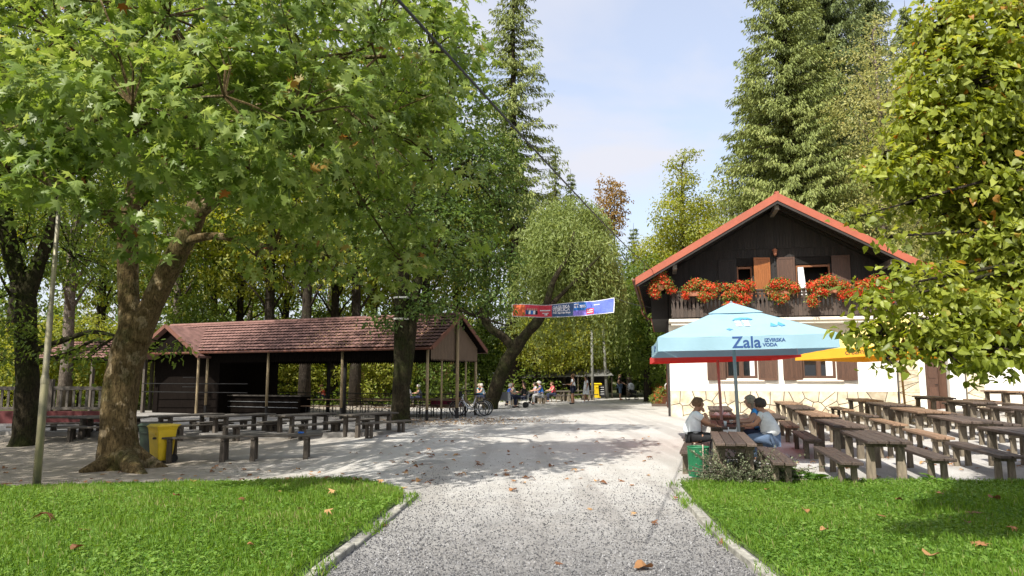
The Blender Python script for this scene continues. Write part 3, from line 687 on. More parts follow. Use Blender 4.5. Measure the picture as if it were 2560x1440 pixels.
MB().box((15.4, -.03, .45), (7.1, .06, 1.1)).build('annex_plinth', CREAM, house)
dr = MB().box((10.06, -.02, 1.45), (.42, .05, 2.75)).build('door', SHUT, house, bevel=.01)
MB().box((10.47, .30, 1.45), (.42, .05, 2.75), (0, 0, R(-35))).build('door', SHUT, house, bevel=.01)
MB().box((10.06, -.052, 2.1), (.28, .02, 1.0)).build('door_panel', SHUT, dr); MB().box((10.06, -.052, .8), (.28, .02, .9)).build('door_panel', SHUT, dr)
MB().tube([(10.22, -.05, 1.35), (10.22, -.10, 1.35), (10.12, -.10, 1.35)], .012, 6).build('handle', IRON, dr)
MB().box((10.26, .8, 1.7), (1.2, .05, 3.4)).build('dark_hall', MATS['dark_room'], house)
# house number plaque, lantern
pq = MB().box((.33, -.02, 3.52), (.24, .03, .22)).build('number_plaque', mat('olive_plaque', (.10, .10, .06), .6), house, bevel=.006)
text('lettering', '11', CREAM, .2, pq, (.33, -.038, 3.515), (R(90), 0, 0))
ln = MB().lathe([(.0, 6.98), (.10, 6.90), (.115, 6.88), (.085, 6.86), (.075, 6.70), (.05, 6.66), (.0, 6.62)], (4.4, -.22, 0), 8).build('lantern', TERRA, house)
MB().tube([(4.4, -.06, 6.62), (4.4, -.18, 6.58), (4.4, -.22, 6.64)], .015, 6).build('bracket', IRON, ln); MB().box((4.4, -.05, 6.5), (.05, .03, .5)).build('mount', IRON, ln)
def hl(x, y, z):                                                       # house local -> world
    return HC + Matrix.Rotation(HROT, 3, 'Z') @ Vector((x, y, z))
# flower boxes on the balcony: each a thing of its own
FB = [(.50, 2.05, 5.6, 4.5, 'flower box under the dark closed shutter'), (2.18, 3.42, 5.68, 4.6, 'flower box below the sunlit shutter'), (3.80, 5.02, 5.62, 4.85, 'flower box between the two upper windows'), (5.42, 6.95, 5.68, 4.55, 'flower box below the wide open window'), (7.15, 8.4, 5.58, 4.5, 'flower box nearest the leafy linden branches')]
def flowers(root, g, lobes, n1, n2):
    pos, nrm, do, ct, cc = crown(g, lobes, n1, 9, .055, .45, .9, .2, 1.0)
    nrm = do + g.normal(size=pos.shape) * .5; N = len(pos)
    link('blossom', leaf_mesh('blossom', TRIO, pos, frames(nrm, g.normal(size=(N, 3))), .045 + .03 * g.random(N), np.clip(ct * .5 + g.random(N) * .5, 0, 1), BLOOM), root)['kind'] = 'stuff'
    pos, nrm, do, ct, cc = crown(g, [(c, r * .93) for c, r in lobes], n2, 8, .07, .4, .9, .4, 1.0); N = len(pos)
    link('foliage', leaf_mesh('foliage', OVAL, pos, frames(nrm, do + g.normal(size=(N, 3)) * .6), .07 + .05 * g.random(N), np.clip(g.random(N), 0, 1), GERAN), root)['kind'] = 'stuff'
for k, (x0, x1, zt, zb, lab) in enumerate(FB):
    xm = (x0 + x1) / 2; root = thing('flower_box', 'red blossoming ' + lab + ' on the balcony', 'flower box', hl(xm, -1.16, 4.92), HROT, 'flower boxes along the balcony')
    bx = MB(); bx.box((0, -.02, .09), (min(1.2, x1 - x0 - .15), .19, .18)); bx.build('planter', TERRA, root, bevel=.01)
    g = np.random.default_rng(40 + k); r = random.Random(k); lobes = []
    n = int((x1 - x0) / .24)
    for i in range(n):
        lx = x0 - xm + .19 + (x1 - x0 - .38) * i / max(1, n - 1) + r.uniform(-.05, .05); mid = 1 - abs(lx) / (x1 - x0) * 1.2
        lobes.append(((lx, -.10 + r.uniform(-.08, .1), .16 + .26 * mid + r.uniform(-.10, .10)), r.uniform(.13, .22) * (.65 + .45 * mid)))
        if r.random() < .75: lobes.append(((lx + r.uniform(-.1, .1), -.22, -.04 + r.uniform(-.20, .12)), r.uniform(.07, .16)))
        if r.random() < .3: lobes.append(((lx, -.22, -.3 + r.uniform(-.1, .1)), r.uniform(.07, .13)))
    flowers(root, g, lobes, 420, 300)
root = thing('hanging_flower_basket', 'red flowers hanging in a basket under the corner of the red roof', 'flower basket', hl(-.3, -1.25, 5.2), HROT)
MB().lathe([(.10, -.02), (.17, .14), (.18, .18)], n=12).build('basket', TERRA, root); MB().tube([(0, 0, .18), (0, 0, .75)], .006, 5).build('hanger', IRON, root)
flowers(root, np.random.default_rng(60), [((0, 0, .5), .26), ((.25, 0, .3), .2), ((-.2, -.05, .22), .17), ((.1, 0, .75), .13), ((-.22, -.05, -.12), .16), ((.45, 0, .02), .12), ((-.35, 0, .05), .13)], 300, 200)

# ------------------------------------------------------------------ parasols
def cloth(name, col, var=.04):
    m = mat(name, col, .85, var, 3, .15, bscale=220); n = m.node_tree.nodes; l = m.node_tree.links; p = n['Principled BSDF']
    tr = n.new('ShaderNodeBsdfTranslucent'); src = p.inputs['Base Color'].links[0].from_socket; l.new(src, tr.inputs[0])
    ms = n.new('ShaderNodeMixShader'); ms.inputs[0].default_value = .28; l.new(p.outputs[0], ms.inputs[1]); l.new(tr.outputs[0], ms.inputs[2]); l.new(ms.outputs[0], n['Material Output'].inputs['Surface'])
    return m
CB = cloth('blue_canvas', (.33, .52, .62)); CRD = cloth('red_canvas', (.72, .06, .05)); CY = cloth('pale_yellow_canvas', (.85, .68, .22)); CO = cloth('orange_canvas', (.85, .42, .03)); CGY = cloth('grey_canvas', (.30, .30, .32))
INK = mat('dark_blue_print', (.015, .06, .20), .7, .03); INKL = mat('mid_blue_print', (.07, .28, .50), .7, .03); INKW = mat('white_print', (.75, .84, .88), .8, .03); INKK = mat('brown_print', (.10, .05, .02), .7, .03)
def parasol(name, label, base, a, zb, vh, za, mc, mv, rz, tilt, pole_m, vent=True):
    root = thing(name, label, 'parasol', base, 0, 'parasols over the picnic tables', rot=(tilt[0], tilt[1], rz)); zr = zb + vh
    M = MB(); M.tube([(0, 0, 0), (0, 0, za - .04)], .035, 12); M.build('pole', pole_m, root, smooth=True)
    MB().box((0, 0, .04), (.7, .7, .08)).build('base', mat('parasol_base', (.25, .25, .24), .9, .2), root, bevel=.01)
    MB().lathe([(.0, za + .0), (.03, za + .02), (.03, za + .06), (0, za + .09)], n=10).build('finial', pole_m, root)
    n = 14; N = 10; t0 = .16
    can = None
    for k in range(4):
        Rk = Matrix.Rotation(k * math.pi / 2, 3, 'Z'); b = MB(); vs = []
        for i in range(N + 1):
            t = t0 + (1 - t0) * i / N
            for j in range(n + 1):
                s_ = -1 + 2 * j / n; fold = .030 * math.sin(math.pi * t) * (math.cos(math.pi * s_) * .5 + .5) + .018 * t * t * (1 - s_ * s_)
                v = Vector((a * t * s_, -a * t * (1 - .012 * (1 - s_ * s_) * t), za - (za - zr) * t - fold + .006 * math.sin(9 * s_ + 5 * t + k) * t)); vs.append(Rk @ v)
        b.add(vs, [(i*(n+1)+j, i*(n+1)+j+1, (i+1)*(n+1)+j+1, (i+1)*(n+1)+j) for i in range(N) for j in range(n)])
        p = b.build('canopy_panel', mc if not isinstance(mc, (list, tuple)) else mc[k], root, smooth=True)
        v_ = MB(); vs = []
        for i in range(5):
            for j in range(2 * n + 1):
                s_ = -1 + j / n; h = i / 4; top = zr - .018 * (1 - s_ * s_)
                vs.append(Rk @ Vector((a * s_ * (1 + .004 * h), -a * (1 - .012 * (1 - s_*s_)) - .012 * h + .012 * math.sin(11 * s_ + k * 2) * h, top - vh * h * (1 - .06 * (1 - s_ * s_)) )))
        m_ = 2 * n + 1
        v_.add(vs, [(i*m_+j, i*m_+j+1, (i+1)*m_+j+1, (i+1)*m_+j) for i in range(4) for j in range(2*n)])
        v_.build('valance', mv, root, smooth=True)
        c0 = Rk @ Vector((a * .98, -a * .98, zr - .03)); MB().tube([(0, 0, za - .08), c0], .012, 6).build('rib', pole_m, root); c1 = Rk @ Vector((0, -a * .97, zr - .045)); MB().tube([(0, 0, za - .1), c1], .012, 6).build('rib', pole_m, root)
        MB().tube([(0, 0, zr - .1), c0 * .5 + Vector((0, 0, .5 * (za - .08)))], .010, 6).build('strut', pole_m, root)
    if vent:
        b = MB(); vs = []; r = a * .33
        for k in range(4):
            Rk = Matrix.Rotation(k * math.pi / 2, 3, 'Z')
            for j in range(9):
                s_ = -1 + j / 4; vs.append(Rk @ Vector((r * s_, -r * (1 - .10 * (1 - s_*s_)), za + .05 - r * (za - zr) / a * 1.08)))
        o = len(vs); vs.append(Vector((0, 0, za + .055))); fs = []
        for k in range(4):
            for j in range(8): fs.append((k*9+j, k*9+j+1, o))
        b.add(vs, fs); b.build('vent_cap', mc if not isinstance(mc, (list, tuple)) else mc[0], root)
        for k in range(4):
            Rk = Matrix.Rotation(k * math.pi / 2, 3, 'Z'); f = MB(); f.add([Rk @ Vector(q) for q in ((-r*.8, -r*.86, za + .02 - r*(za-zr)/a*1.0), (r*.8, -r*.86, za + .02 - r*(za-zr)/a*1.0), (r*.6, -r*.70, za - .03 - r*(za-zr)/a*.75), (-r*.6, -r*.70, za - .03 - r*(za-zr)/a*.75))], [(0,1,2,3)]); f.build('vent_mesh', mv, root)
    return root
STEELG = mat('grey_steel_pole', (.30, .34, .36), .4, .1, metal=.3); REDP = mat('pinkish_pole', (.42, .26, .23), .5, .1); YELP = mat('ochre_pole', (.45, .27, .09), .5, .12)
BX, BY = 4.60, 14.66
pb = parasol('parasol', 'light blue parasol with dark blue lettering over the seated women', (BX, BY, gzf(BX, BY)), 1.60, 2.24, .26, 3.24, CB, CB, R(-9), (R(-.6), R(-1.0)), STEELG)
sl_ = math.atan2(3.20 - 2.38, 1.60)
def print_valance(root, body, m, size, x0, z0, k, a, zb, vh, off=.003):
    """lettering laid on the cloth of valance k"""
    o = text('lettering', body, m, size, root, (0, 0, 0), (0, 0, 0), offset=off); zr = zb + vh; Rk = Matrix.Rotation(k * math.pi / 2, 3, 'Z')
    for v in o.data.vertices:
        x, z = x0 + v.co.x, z0 + v.co.y; s_ = x / a; h = (zr - .018 * (1 - s_*s_) - z) / (vh * (1 - .06 * (1 - s_*s_)))
        v.co = Rk @ Vector((x, -a * (1 - .012 * (1 - s_*s_)) - .012 * h + .012 * math.sin(11 * s_ + k * 2) * h - .005 - v.co.z, z))
    return o
print_valance(pb, 'Zala', INK, .30, .0, 2.365, 0, 1.6, 2.24, .26, .005); print_valance(pb, 'IZVIRSKA', INK, .088, .50, 2.40, 0, 1.6, 2.24, .26); print_valance(pb, 'VODA', INK, .088, .41, 2.315, 0, 1.6, 2.24, .26)
print_valance(pb, 'Zala', INK, .22, -.35, 2.365, 3, 1.6, 2.24, .26); print_valance(pb, 'IZVIRSKA', INK, .065, .05, 2.395, 3, 1.6, 2.24, .26); print_valance(pb, 'VODA', INK, .065, -.02, 2.33, 3, 1.6, 2.24, .26)
def on_slope(b, pts):                                                 # flat print on the front canopy panel: (x, t from rim upward)
    vs = []
    for x, t in pts:
        tt = 1 - t; s_ = x / (1.6 * tt); fold = .030 * math.sin(math.pi * tt) * (math.cos(math.pi * s_) * .5 + .5) + .018 * tt * tt * (1 - s_ * s_)
        vs.append((x, -1.6 * tt * (1 - .012 * (1 - s_*s_) * tt) - .004, 3.24 - .74 * tt - fold + .014))
    b.add(vs, [tuple(range(len(vs)))])
b = MB(); on_slope(b, [(-.12, .50), (-.06, .56), (.05, .585), (.20, .565), (.28, .51), (.22, .50), (.18, .53), (.14, .50), (.08, .54), (.03, .50)]); b.build('printed_roof', INKL, pb)
b = MB()
for gx in (-.03, .12):
    for gt in (.31, .41): on_slope(b, [(gx - .05, gt), (gx + .05, gt), (gx + .05, gt + .075), (gx - .05, gt + .075)])
b.build('printed_window', INKW, pb)
b = MB(); on_slope(b, [(.52, .27), (.60, .25), (.66, .27), (.56, .37)]); on_slope(b, [(.66, .30), (.72, .25), (.80, .27), (.70, .38)]); on_slope(b, [(-.30, .22), (-.22, .17), (-.24, .21), (-.16, .20), (-.24, .25)]); b.build('printed_leaf', INKL, pb)
qx, qy = qs(.40, 18.75)
parasol('parasol', 'red parasol mostly hidden behind the light blue one', (qx, qy, gzf(qx, qy)), 1.62, 2.12, .17, 2.76, CRD, CRD, R(-9), (0, R(-1.6)), REDP)
qx, qy = qs(6.35, 26.2)
py = parasol('parasol', 'yellow parasol with orange edge behind the linden branches', (qx, qy, gzf(qx, qy)), 2.35, 2.06, .32, 3.45, [CY, CY, CY, CY], CO, R(-52), (0, R(-2.0)), YELP)
print_valance(py, 'cream', INKK, .24, -.35, 2.22, 0, 2.35, 2.06, .32); print_valance(py, 'm', INKW, .40, 1.45, 2.24, 0, 2.35, 2.06, .32)

# ------------------------------------------------------------------ picnic tables and benches
WD = mat('dark_plank', (.060, .040, .030), .6, .4, 7, .5, stretch=(.5, 6, 6), col2=(.085, .060, .045), objrand=.38, bscale=30)
WT = mat('tan_plank', (.20, .115, .060), .65, .3, 7, .5, stretch=(.5, 6, 6), col2=(.25, .16, .10), objrand=.25, bscale=30)  # tan wood: partly its own tone, partly sunlight put into the colour
WG = mat('grey_plank', (.085, .072, .058), .75, .35, 7, .5, stretch=(.5, 6, 6), objrand=.25, bscale=30)
POST = mat('weathered_post', (.17, .14, .10), .9, .35, 8, .6, stretch=(4, 4, .6), objrand=.22, bscale=25)
POSTD = mat('dark_post', (.085, .07, .055), .9, .35, 8, .6, stretch=(4, 4, .6), objrand=.2, bscale=25)
_cache = {}
def shared(key, fn):
    if key not in _cache: _cache[key] = fn()
    return _cache[key]
def table(loc, rz, label, L=2.7, W=.72, H=.70, m=WD, post=POST, n=4, bench=False, group='picnic tables', jit=.035):
    root = thing('picnic_bench' if bench else 'picnic_table', label, 'bench' if bench else 'table', loc, rz + rnd.uniform(-jit, jit), group)
    th = .05; pw = W / n
    for k in range(n):
        var = rnd.randrange(4)
        me = shared(('plank', L, W, n, m.name, var), lambda: MB().box((0, 0, 0), (L + (-.05, -.015, 0, .03)[var], pw - .012, th - (0, .004, .002, 0)[var])).mesh('plank', m, bevel=.007))
        link('plank', me, root, (rnd.uniform(-.015, .015), (k - (n-1)/2) * pw, H - th/2 + rnd.uniform(-.004, .004)), (rnd.uniform(-.01, .01), 0, rnd.uniform(-.004, .004)))
    lt = .085 if bench else .115; inset = .38
    leg = shared(('leg', H, bench, post.name), lambda: MB().add([Vector((sx * lt/2 * k, sy * lt/2 * 1.15 * k, z)) for z, k in ((-.18, 1.12), (H - th - .07, .95)) for sx, sy in ((-1,-1),(1,-1),(1,1),(-1,1))], [(0,3,2,1),(4,5,6,7),(0,1,5,4),(1,2,6,5),(2,3,7,6),(3,0,4,7)]).mesh('leg', post, bevel=.01))
    beam = shared(('beam', W, bench, post.name), lambda: MB().box((0, 0, 0), (.09, W - .03, .07)).mesh('crossbeam', post, bevel=.008))
    for sx in (-1, 1):
        link('crossbeam', beam, root, (sx * (L/2 - inset), 0, H - th - .036))
        for sy in (-1, 1): link('leg', leg, root, (sx * (L/2 - inset) + rnd.uniform(-.01, .01), sy * (W/2 - lt * .75 - .02), 0), (rnd.uniform(-.015, .015), rnd.uniform(-.015, .015), 0))
    return root
def row_item(q, s, W, L, **k):
    x, y = qs(q + W/2, s + L/2); return table((x, y, gzf(x, y)), math.pi/2 - ROWA, W=W, L=L, **k)
ROWS = [('row under the blue parasol', .10, .66, [(12.25, WD), (15.75, WD), (19.05, WT), (22.4, WD)]),
        ('row just beside the seated women', 2.57, .68, [(13.06, WD), (16.43, WD), (19.9, WT), (23.4, WD), (26.8, WT)]),
        ('third row from the drive', 5.02, .74, [(13.0, WD), (16.4, WD), (19.7, WT), (22.95, WD), (26.3, WT)]),
        ('fourth row from the drive', 7.05, .70, [(18.75, WD), (22.2, WD), (25.7, WD)]),
        ('far row against the annex wall', 9.7, .72, [(24.0, WD), (27.2, WT)])]
for rn, q, W, ts in ROWS:
    for k, (s, m) in enumerate(ts):
        nm = 'tan' if m is WT else 'dark brown'
        row_item(q, s, W, 2.68, label=f'{nm} plank table, {ORD[k]} from the lawn in the {rn}', m=m, group='picnic tables before the house')
        for side, dq in (('left', -.56), ('right', W + .20)):
            if rn.startswith('far') and side == 'right': continue
            ds = {('row just', 'left', 0): -.6, ('row unde', 'left', 0): 1.15}.get((rn[:8], side, k), rnd.uniform(-.25, .1))
            mm = WT if (m is WT or (k == 1 and rn.startswith('third') and side == 'left')) else WD
            row_item(q + dq, s + ds, .36, 2.68, H=.43, n=2, bench=True, m=mm, label=f'{side} bench of the {ORD[k]} table in the {rn}', group='benches before the house')
# tables by the pavilion
for k, (u, v) in enumerate(((385, 1045), (525, 1045), (690, 1043), (857, 1042))):
    p = gp(u, v, .68); dx, dy = math.sin(R(33)), math.cos(R(33)); lab = ['leftmost, behind the yellow bin', 'second from the plane tree', 'third from the plane tree', 'nearest the twin-trunk tree'][k]
    x, y = p.x + dx * 1.1, p.y + dy * 1.1
    table((x, y, gzf(x, y)), R(57), f'grey weathered table beside the pavilion, {lab}', L=2.2, W=.75, H=.68, m=WG, post=POSTD, group='weathered tables beside the pavilion')
    for side, o in (('near', -.78), ('far', .78)):
        xx, yy = x + math.cos(R(57 - 90)) * -o * -1, y + math.sin(R(57 - 90)) * o
        table((xx, yy, gzf(xx, yy)), R(57), f'grey bench on the {"right" if o > 0 else "left"} of the weathered table {lab}'.replace('behind', 'by'), L=2.2, W=.34, H=.43, n=2, bench=True, m=WG, post=POSTD, group='weathered benches beside the pavilion')
fa, fb = gp(425, 1158), gp(752, 1149); fd = math.atan2(fb.y - fa.y, fb.x - fa.x); fl = (fb - fa).length
for k in range(2):
    c = fa.lerp(fb, .18 + .62 * k + (.0 if k == 0 else .02)); c = c + Vector((0, .2, 0))
    table((c.x, c.y, gzf(c.x, c.y)), fd, ['long low weathered table next to the yellow bin', 'long low weathered table carrying a blue dish'][k], L=2.05 if k == 0 else 2.1, W=.62, H=.64 + .012 * k, m=WG, post=POSTD, n=3, group='long weathered tables near the plane tree', jit=.008)
dc = fa.lerp(fb, .98); o = MB().lathe([(.0, 0), (.07, 0), (.085, .035), (.075, .035), (.06, .012), (0, .012)], n=18).build('ashtray_dish', mat('blue_plastic', (.02, .16, .62), .35, .05), None, (dc.x, dc.y + .15, gzf(dc.x, dc.y + .2) + .655), smooth=True)
tag(o, 'small blue dish on the long weathered table', 'dish')
for k, (u, v, lab) in enumerate(((130, 1043, 'behind the lamp post'), (250, 1045, 'just left of the plane trunk'))):
    p = gp(u, v, .68); table((p.x, p.y + .6, p.z), R(10), f'dark shaded table {lab}', L=2.2, W=.75, H=.68, m=WG, post=POSTD, group='shaded tables by the red wall')
    for sgn, w_ in ((-1, 'near'), (1, 'rear')): table((p.x, p.y + .6 + .75 * sgn, p.z), R(10), f'dark {w_} bench of the shaded table {lab}', L=2.2, W=.34, H=.43, n=2, bench=True, m=WG, post=POSTD, group='shaded benches by the red wall')
# far seating beyond the leaning tree
for k, (u, v, L) in enumerate(((1322, 1012, 2.6), (1395, 1006, 2.8), (1450, 1002, 2.8))):
    p = gp(u, v); lab = ['where the man in the blue vest sits', 'behind the walking couple', 'next to the far yellow bin'][k]
    table((p.x - .2, p.y + 1.6, gzf(p.x, p.y)), R(22), f'far brown table {lab}', L=L, W=.75, m=WG, post=POST, group='far tables beyond the leaning tree')
    for sgn, w_ in ((-1, 'front'), (1, 'rear')): table((p.x - .2 - sgn * .3, p.y + 1.6 + .75 * sgn, gzf(p.x, p.y)), R(22), f'{w_} bench of the far table {lab}', L=L, W=.34, H=.43, n=2, bench=True, m=WG, post=POST, group='far benches beyond the leaning tree')

# ------------------------------------------------------------------ people
SKIN = mat('skin', (.52, .30, .21), .55, .08, 12); SKIN2 = mat('skin_tanned', (.40, .21, .13), .55, .08, 12)
def fab(name, col, **k): return mat(name, col, .9, .14, 7, .9, bscale=11, **k)
def J_stand(walk=0.0):
    return dict(pelvis=(0,0,.95), spine=(0,0,1.13), chest=(.01,0,1.33), neck=(.0,0,1.49), jaw=(.03,0,1.55), head=(.015,0,1.62), crown=(.0,0,1.685),
        shL=(-.01,.185,1.41), elL=(-.03,.235,1.13), wrL=(.06,.25,.90), shR=(-.01,-.185,1.41), elR=(-.03,-.235,1.13), wrR=(.06,-.25,.90),
        hiL=(0,.095,.93), knL=(.02 + .22*walk,.10,.50), anL=(0 + .26*walk,.10,.085), toL=(.16 + .26*walk,.11,.03),
        hiR=(0,-.095,.93), knR=(.02 + .02*walk,-.10,.50), anR=(0 - .34*walk,-.10,.085 + .05*walk), toR=(.15 - .30*walk,-.11,.03))
def J_sit(lean=0.0):
    d = dict(pelvis=(0,0,.56), spine=(.01+.10*lean,0,.73), chest=(.04+.25*lean,0,.93), neck=(.06+.38*lean,0,1.08), jaw=(.10+.42*lean,0,1.13), head=(.09+.44*lean,0,1.20), crown=(.075+.45*lean,0,1.265),
        shL=(.03+.30*lean,.185,1.01), shR=(.03+.30*lean,-.185,1.01), elL=(.16+.3*lean,.24,.80), wrL=(.40+.25*lean,.14,.77), elR=(.16+.3*lean,-.24,.80), wrR=(.40+.25*lean,-.14,.77),
        hiL=(.03,.095,.53), knL=(.46,.12,.54), anL=(.44,.12,.085), toL=(.60,.13,.03), hiR=(.03,-.095,.53), knR=(.46,-.12,.54), anR=(.42,-.12,.085), toR=(.58,-.13,.03))
    return d
RAD = dict(pelvis=.165, spine=.150, chest=.160, neck=.074, jaw=.088, head=.120, crown=.094, sh=.070, el=.047, wr=.034, hi=.102, kn=.066, an=.045, to=.036)
def rad(k): return RAD[k] if k in RAD else RAD[k[:2]]
def skinned(name, chains, m, parent, sub=1, grow=0.0):
    """chains: list of lists of (key, co, radius); shared keys are welded"""
    idx = {}; vs = []; rs = []; es = []; roots = set()
    for ch in chains:
        pr = None
        for i, (k, co, r) in enumerate(ch):
            if k not in idx:
                idx[k] = len(vs); vs.append(co); rs.append(r + grow)
                if i == 0: roots.add(idx[k])
            if pr is not None: es.append((pr, idx[k]))
            pr = idx[k]
    me = bpy.data.meshes.new(name); me.from_pydata([tuple(v) for v in vs], es, [])
    o = bpy.data.objects.new(name, me); C.objects.link(o); o.parent = parent
    md = o.modifiers.new('Skin', 'SKIN'); md.use_smooth_shade = True; md.branch_smoothing = .3
    if not me.skin_vertices: me.skin_vertices.new()
    for i, r in enumerate(rs):
        sv = me.skin_vertices[0].data[i]; sv.radius = (r, r); sv.use_root = i in roots
    ss = o.modifiers.new('Sub', 'SUBSURF'); ss.levels = ss.render_levels = sub
    me.materials.append(m); return o
def person(label, loc, yaw, J, top, bottom, hair, scale=1.0, skin=SKIN, group=None, sleeve=.55, leg=1.0, hairlen=0, dress=None, sub=2, shoe=None, cap=None, build=1.0, bald=False):
    root = thing('person', label, 'person', loc, yaw, group); root.scale = (scale,) * 3
    V = {k: Vector(v) for k, v in J.items()}; b_ = build
    def n(k, r=None): return (k, V[k], (rad(k) if r is None else r))
    ch = [[n('pelvis'), n('spine'), n('chest'), n('neck'), n('jaw'), n('head'), n('crown')]]
    for s in 'LR':
        ch.append([n('chest'), n('sh' + s), n('el' + s), n('wr' + s)]); ch.append([n('pelvis'), n('hi' + s), n('kn' + s), n('an' + s), n('to' + s)])
        d = (V['wr' + s] - V['el' + s]).normalized(); side = d.cross(Vector((0, 0, 1)));
        side = side.normalized() if side.length > .1 else Vector((1, 0, 0)); dn = side.cross(d)
        w0 = V['wr' + s]; palm = w0 + d * .07
        ch.append([('pw' + s, w0 + d * .015, .026), ('pm' + s, w0 + d * .05, .032), ('pe' + s, palm + d * .01, .028)])
        for i in range(4):
            Lf = (.060, .072, .068, .052)[i]; bs = palm + side * (i - 1.5) * .019; m1 = bs + d * Lf * .6; tp = m1 + (d * .75 - dn * .5) * Lf * .5
            ch.append([(f'f{i}a{s}', bs - d * .02, .0105), (f'f{i}b{s}', m1, .0095), (f'f{i}c{s}', tp, .0075)])
        sg = 1 if s == 'L' else -1; tb = w0 + d * .03 + side * .024 * sg
        ch.append([('ta' + s, tb, .0125), ('tb' + s, tb + (d * .6 + side * .6 * sg) * .035, .011), ('tc' + s, tb + (d * .9 + side * .45 * sg) * .062, .0085)])
    hd = V['head']; ch.append([('na', hd + Vector((.06, 0, -.01)), .022), ('nb', hd + Vector((.122, 0, -.022)), .016)])
    for sy in (-1, 1): ch.append([(f'ea{sy}', hd + Vector((-.005, .075 * sy, -.01)), .018), (f'eb{sy}', hd + Vector((-.012, .102 * sy, -.005)), .022)])
    skinned('body', ch, skin, root, sub)
    f = MB()
    for sy in (-1, 1): f.ell(hd + Vector((.098, .036 * sy, .012)), (.010, .014, .009), 8, 6)
    f.build('eyes', mat('eye_dark', (.03, .02, .015), .3), root); MB().box(hd + Vector((.102, 0, -.060)), (.012, .045, .009)).build('mouth', mat('lips', (.35, .10, .08), .5), root)
    if top:
        tc_ = []; g = .022
        tc_.append([('pelvis', V['pelvis'] + Vector((0, 0, -.02 if not dress else 0)), rad('pelvis') * b_ + g), n('spine', rad('spine') * b_ + g + .006), n('chest', rad('chest') * b_ + g), ('nk', V['chest'].lerp(V['neck'], .72), .078)])
        for s in 'LR':
            e = V['sh' + s].lerp(V['el' + s], max(.05, sleeve)); tc_.append([n('chest', rad('chest') * b_ + g), n('sh' + s, .085), ('sl' + s, e, .068)])
        skinned('shirt', tc_, top, root, sub)
    if dress:
        pz = V['pelvis']; b = MB(); b.tube([pz + Vector((0, 0, .20)), pz + Vector((0, 0, .02)), pz + Vector((.01, 0, -.20)), pz + Vector((.02, 0, -.42))], [.15, .185, .205, .235], 16, cap=False); b.build('skirt', dress, root, smooth=True)
    if bottom:
        bc = []
        for s in 'LR':
            k, a = V['kn' + s], V['an' + s]; c = [('pelvis', V['pelvis'] + Vector((0, 0, .02)), .162), n('hi' + s, .118)]
            if leg <= .55: c.append(('k' + s, V['hi' + s].lerp(k, leg / .5 * .92), .092))
            else: c += [n('kn' + s, .085), ('a' + s, k.lerp(a, min(1, (leg - .5) * 2) * .97), .068)]
            bc.append(c)
        skinned('trousers' if leg > .6 else 'shorts', bc, bottom, root, sub)
    for s in 'LR':
        a, t = V['an' + s], V['to' + s]; skinned('shoe', [[('a', a + Vector((-.03, 0, -.035)), .050), ('m', a.lerp(t, .5) + Vector((0, 0, -.015)), .050), ('t', t + Vector((.03, 0, .008)), .040)]], shoe or mat('shoe_dark', (.05, .05, .055), .7), root, 1)
    if not bald:
        h = MB(); h.ell((0, 0, 0), (.128, .120, .122), 18, 14); keep = []
        for q in h.f:
            c = sum((Vector(h.v[i]) for i in q), Vector()) / len(q)
            if not (c.x > .045 and c.z < .035) and not (c.z < -.085 - hairlen * .06): keep.append(q)
        h.f = keep; h.v = [tuple(Vector(v) * (1 + .10 * noise.noise(Vector(v) * 22 + Vector((loc[0], 0, 0))) + .03 * noise.noise(Vector(v) * 60))) for v in h.v]
        if hairlen: h.ell((-.05, 0, -.08), (.075, .105, .07 + .08 * hairlen), 12, 8)
        h.build('hair', hair, root, V['head'] + Vector((-.014, 0, .022)), smooth=True)
    if cap: c = MB(); c.ell((0, 0, .05), (.122, .112, .075), 14, 8); c.box((.13, 0, .035), (.11, .13, .012)); c.build('cap', cap, root, V['head'], smooth=True)
    return root
HB = mat('hair_brown', (.14, .075, .035), .7, .3, 30); HBD = mat('hair_dark', (.035, .022, .015), .6, .3, 30); HGR = mat('hair_greying_blond', (.30, .25, .18), .7, .35, 30); HW = mat('hair_grey', (.42, .40, .38), .7, .2, 30)
WHT = fab('white_cotton', (.72, .76, .80)); GRT = fab('grey_white_cotton', (.60, .62, .62)); NAVY = fab('navy_cloth', (.015, .02, .045)); BLK = fab('black_cloth', (.015, .015, .017)); JEAN = fab('blue_denim', (.10, .15, .24))
BLUEP = mat('blue_floral', (.02, .02, .06), .85, .3, 14, .2, col2=(.05, .32, .75), detail=1)
def sit_at(q, s): x, y = qs(q, s); return Vector((x, y, gzf(x, y)))
J = J_sit(.18); J.update(elR=(.36, -.22, .80), wrR=(.27, -.09, 1.03), elL=(.30, .22, .78), wrL=(.50, .02, .76)); person('woman with short brown hair in white shirt resting her chin on her hand', sit_at(-.30, 15.35), -ROWA + R(6), J, WHT, BLK, HB, 1.0, SKIN2, 'women seated under the blue parasol', build=1.22)
J = J_sit(.32); person('woman with dark short hair in grey-white shirt seated with her back turned', sit_at(1.28, 15.45), math.pi - ROWA - R(24), J, GRT, JEAN, HBD, 1.0, SKIN2, 'women seated under the blue parasol', build=1.26)
J = J_sit(.45); J.update(wrR=(.56, -.1, .78), wrL=(.58, .12, .78)); person('woman with greying blond hair in blue patterned top leaning over the table', sit_at(1.22, 16.35), math.pi - ROWA, J, BLUEP, NAVY, HGR, 1.02, SKIN, 'women seated under the blue parasol', hairlen=1, build=1.18)
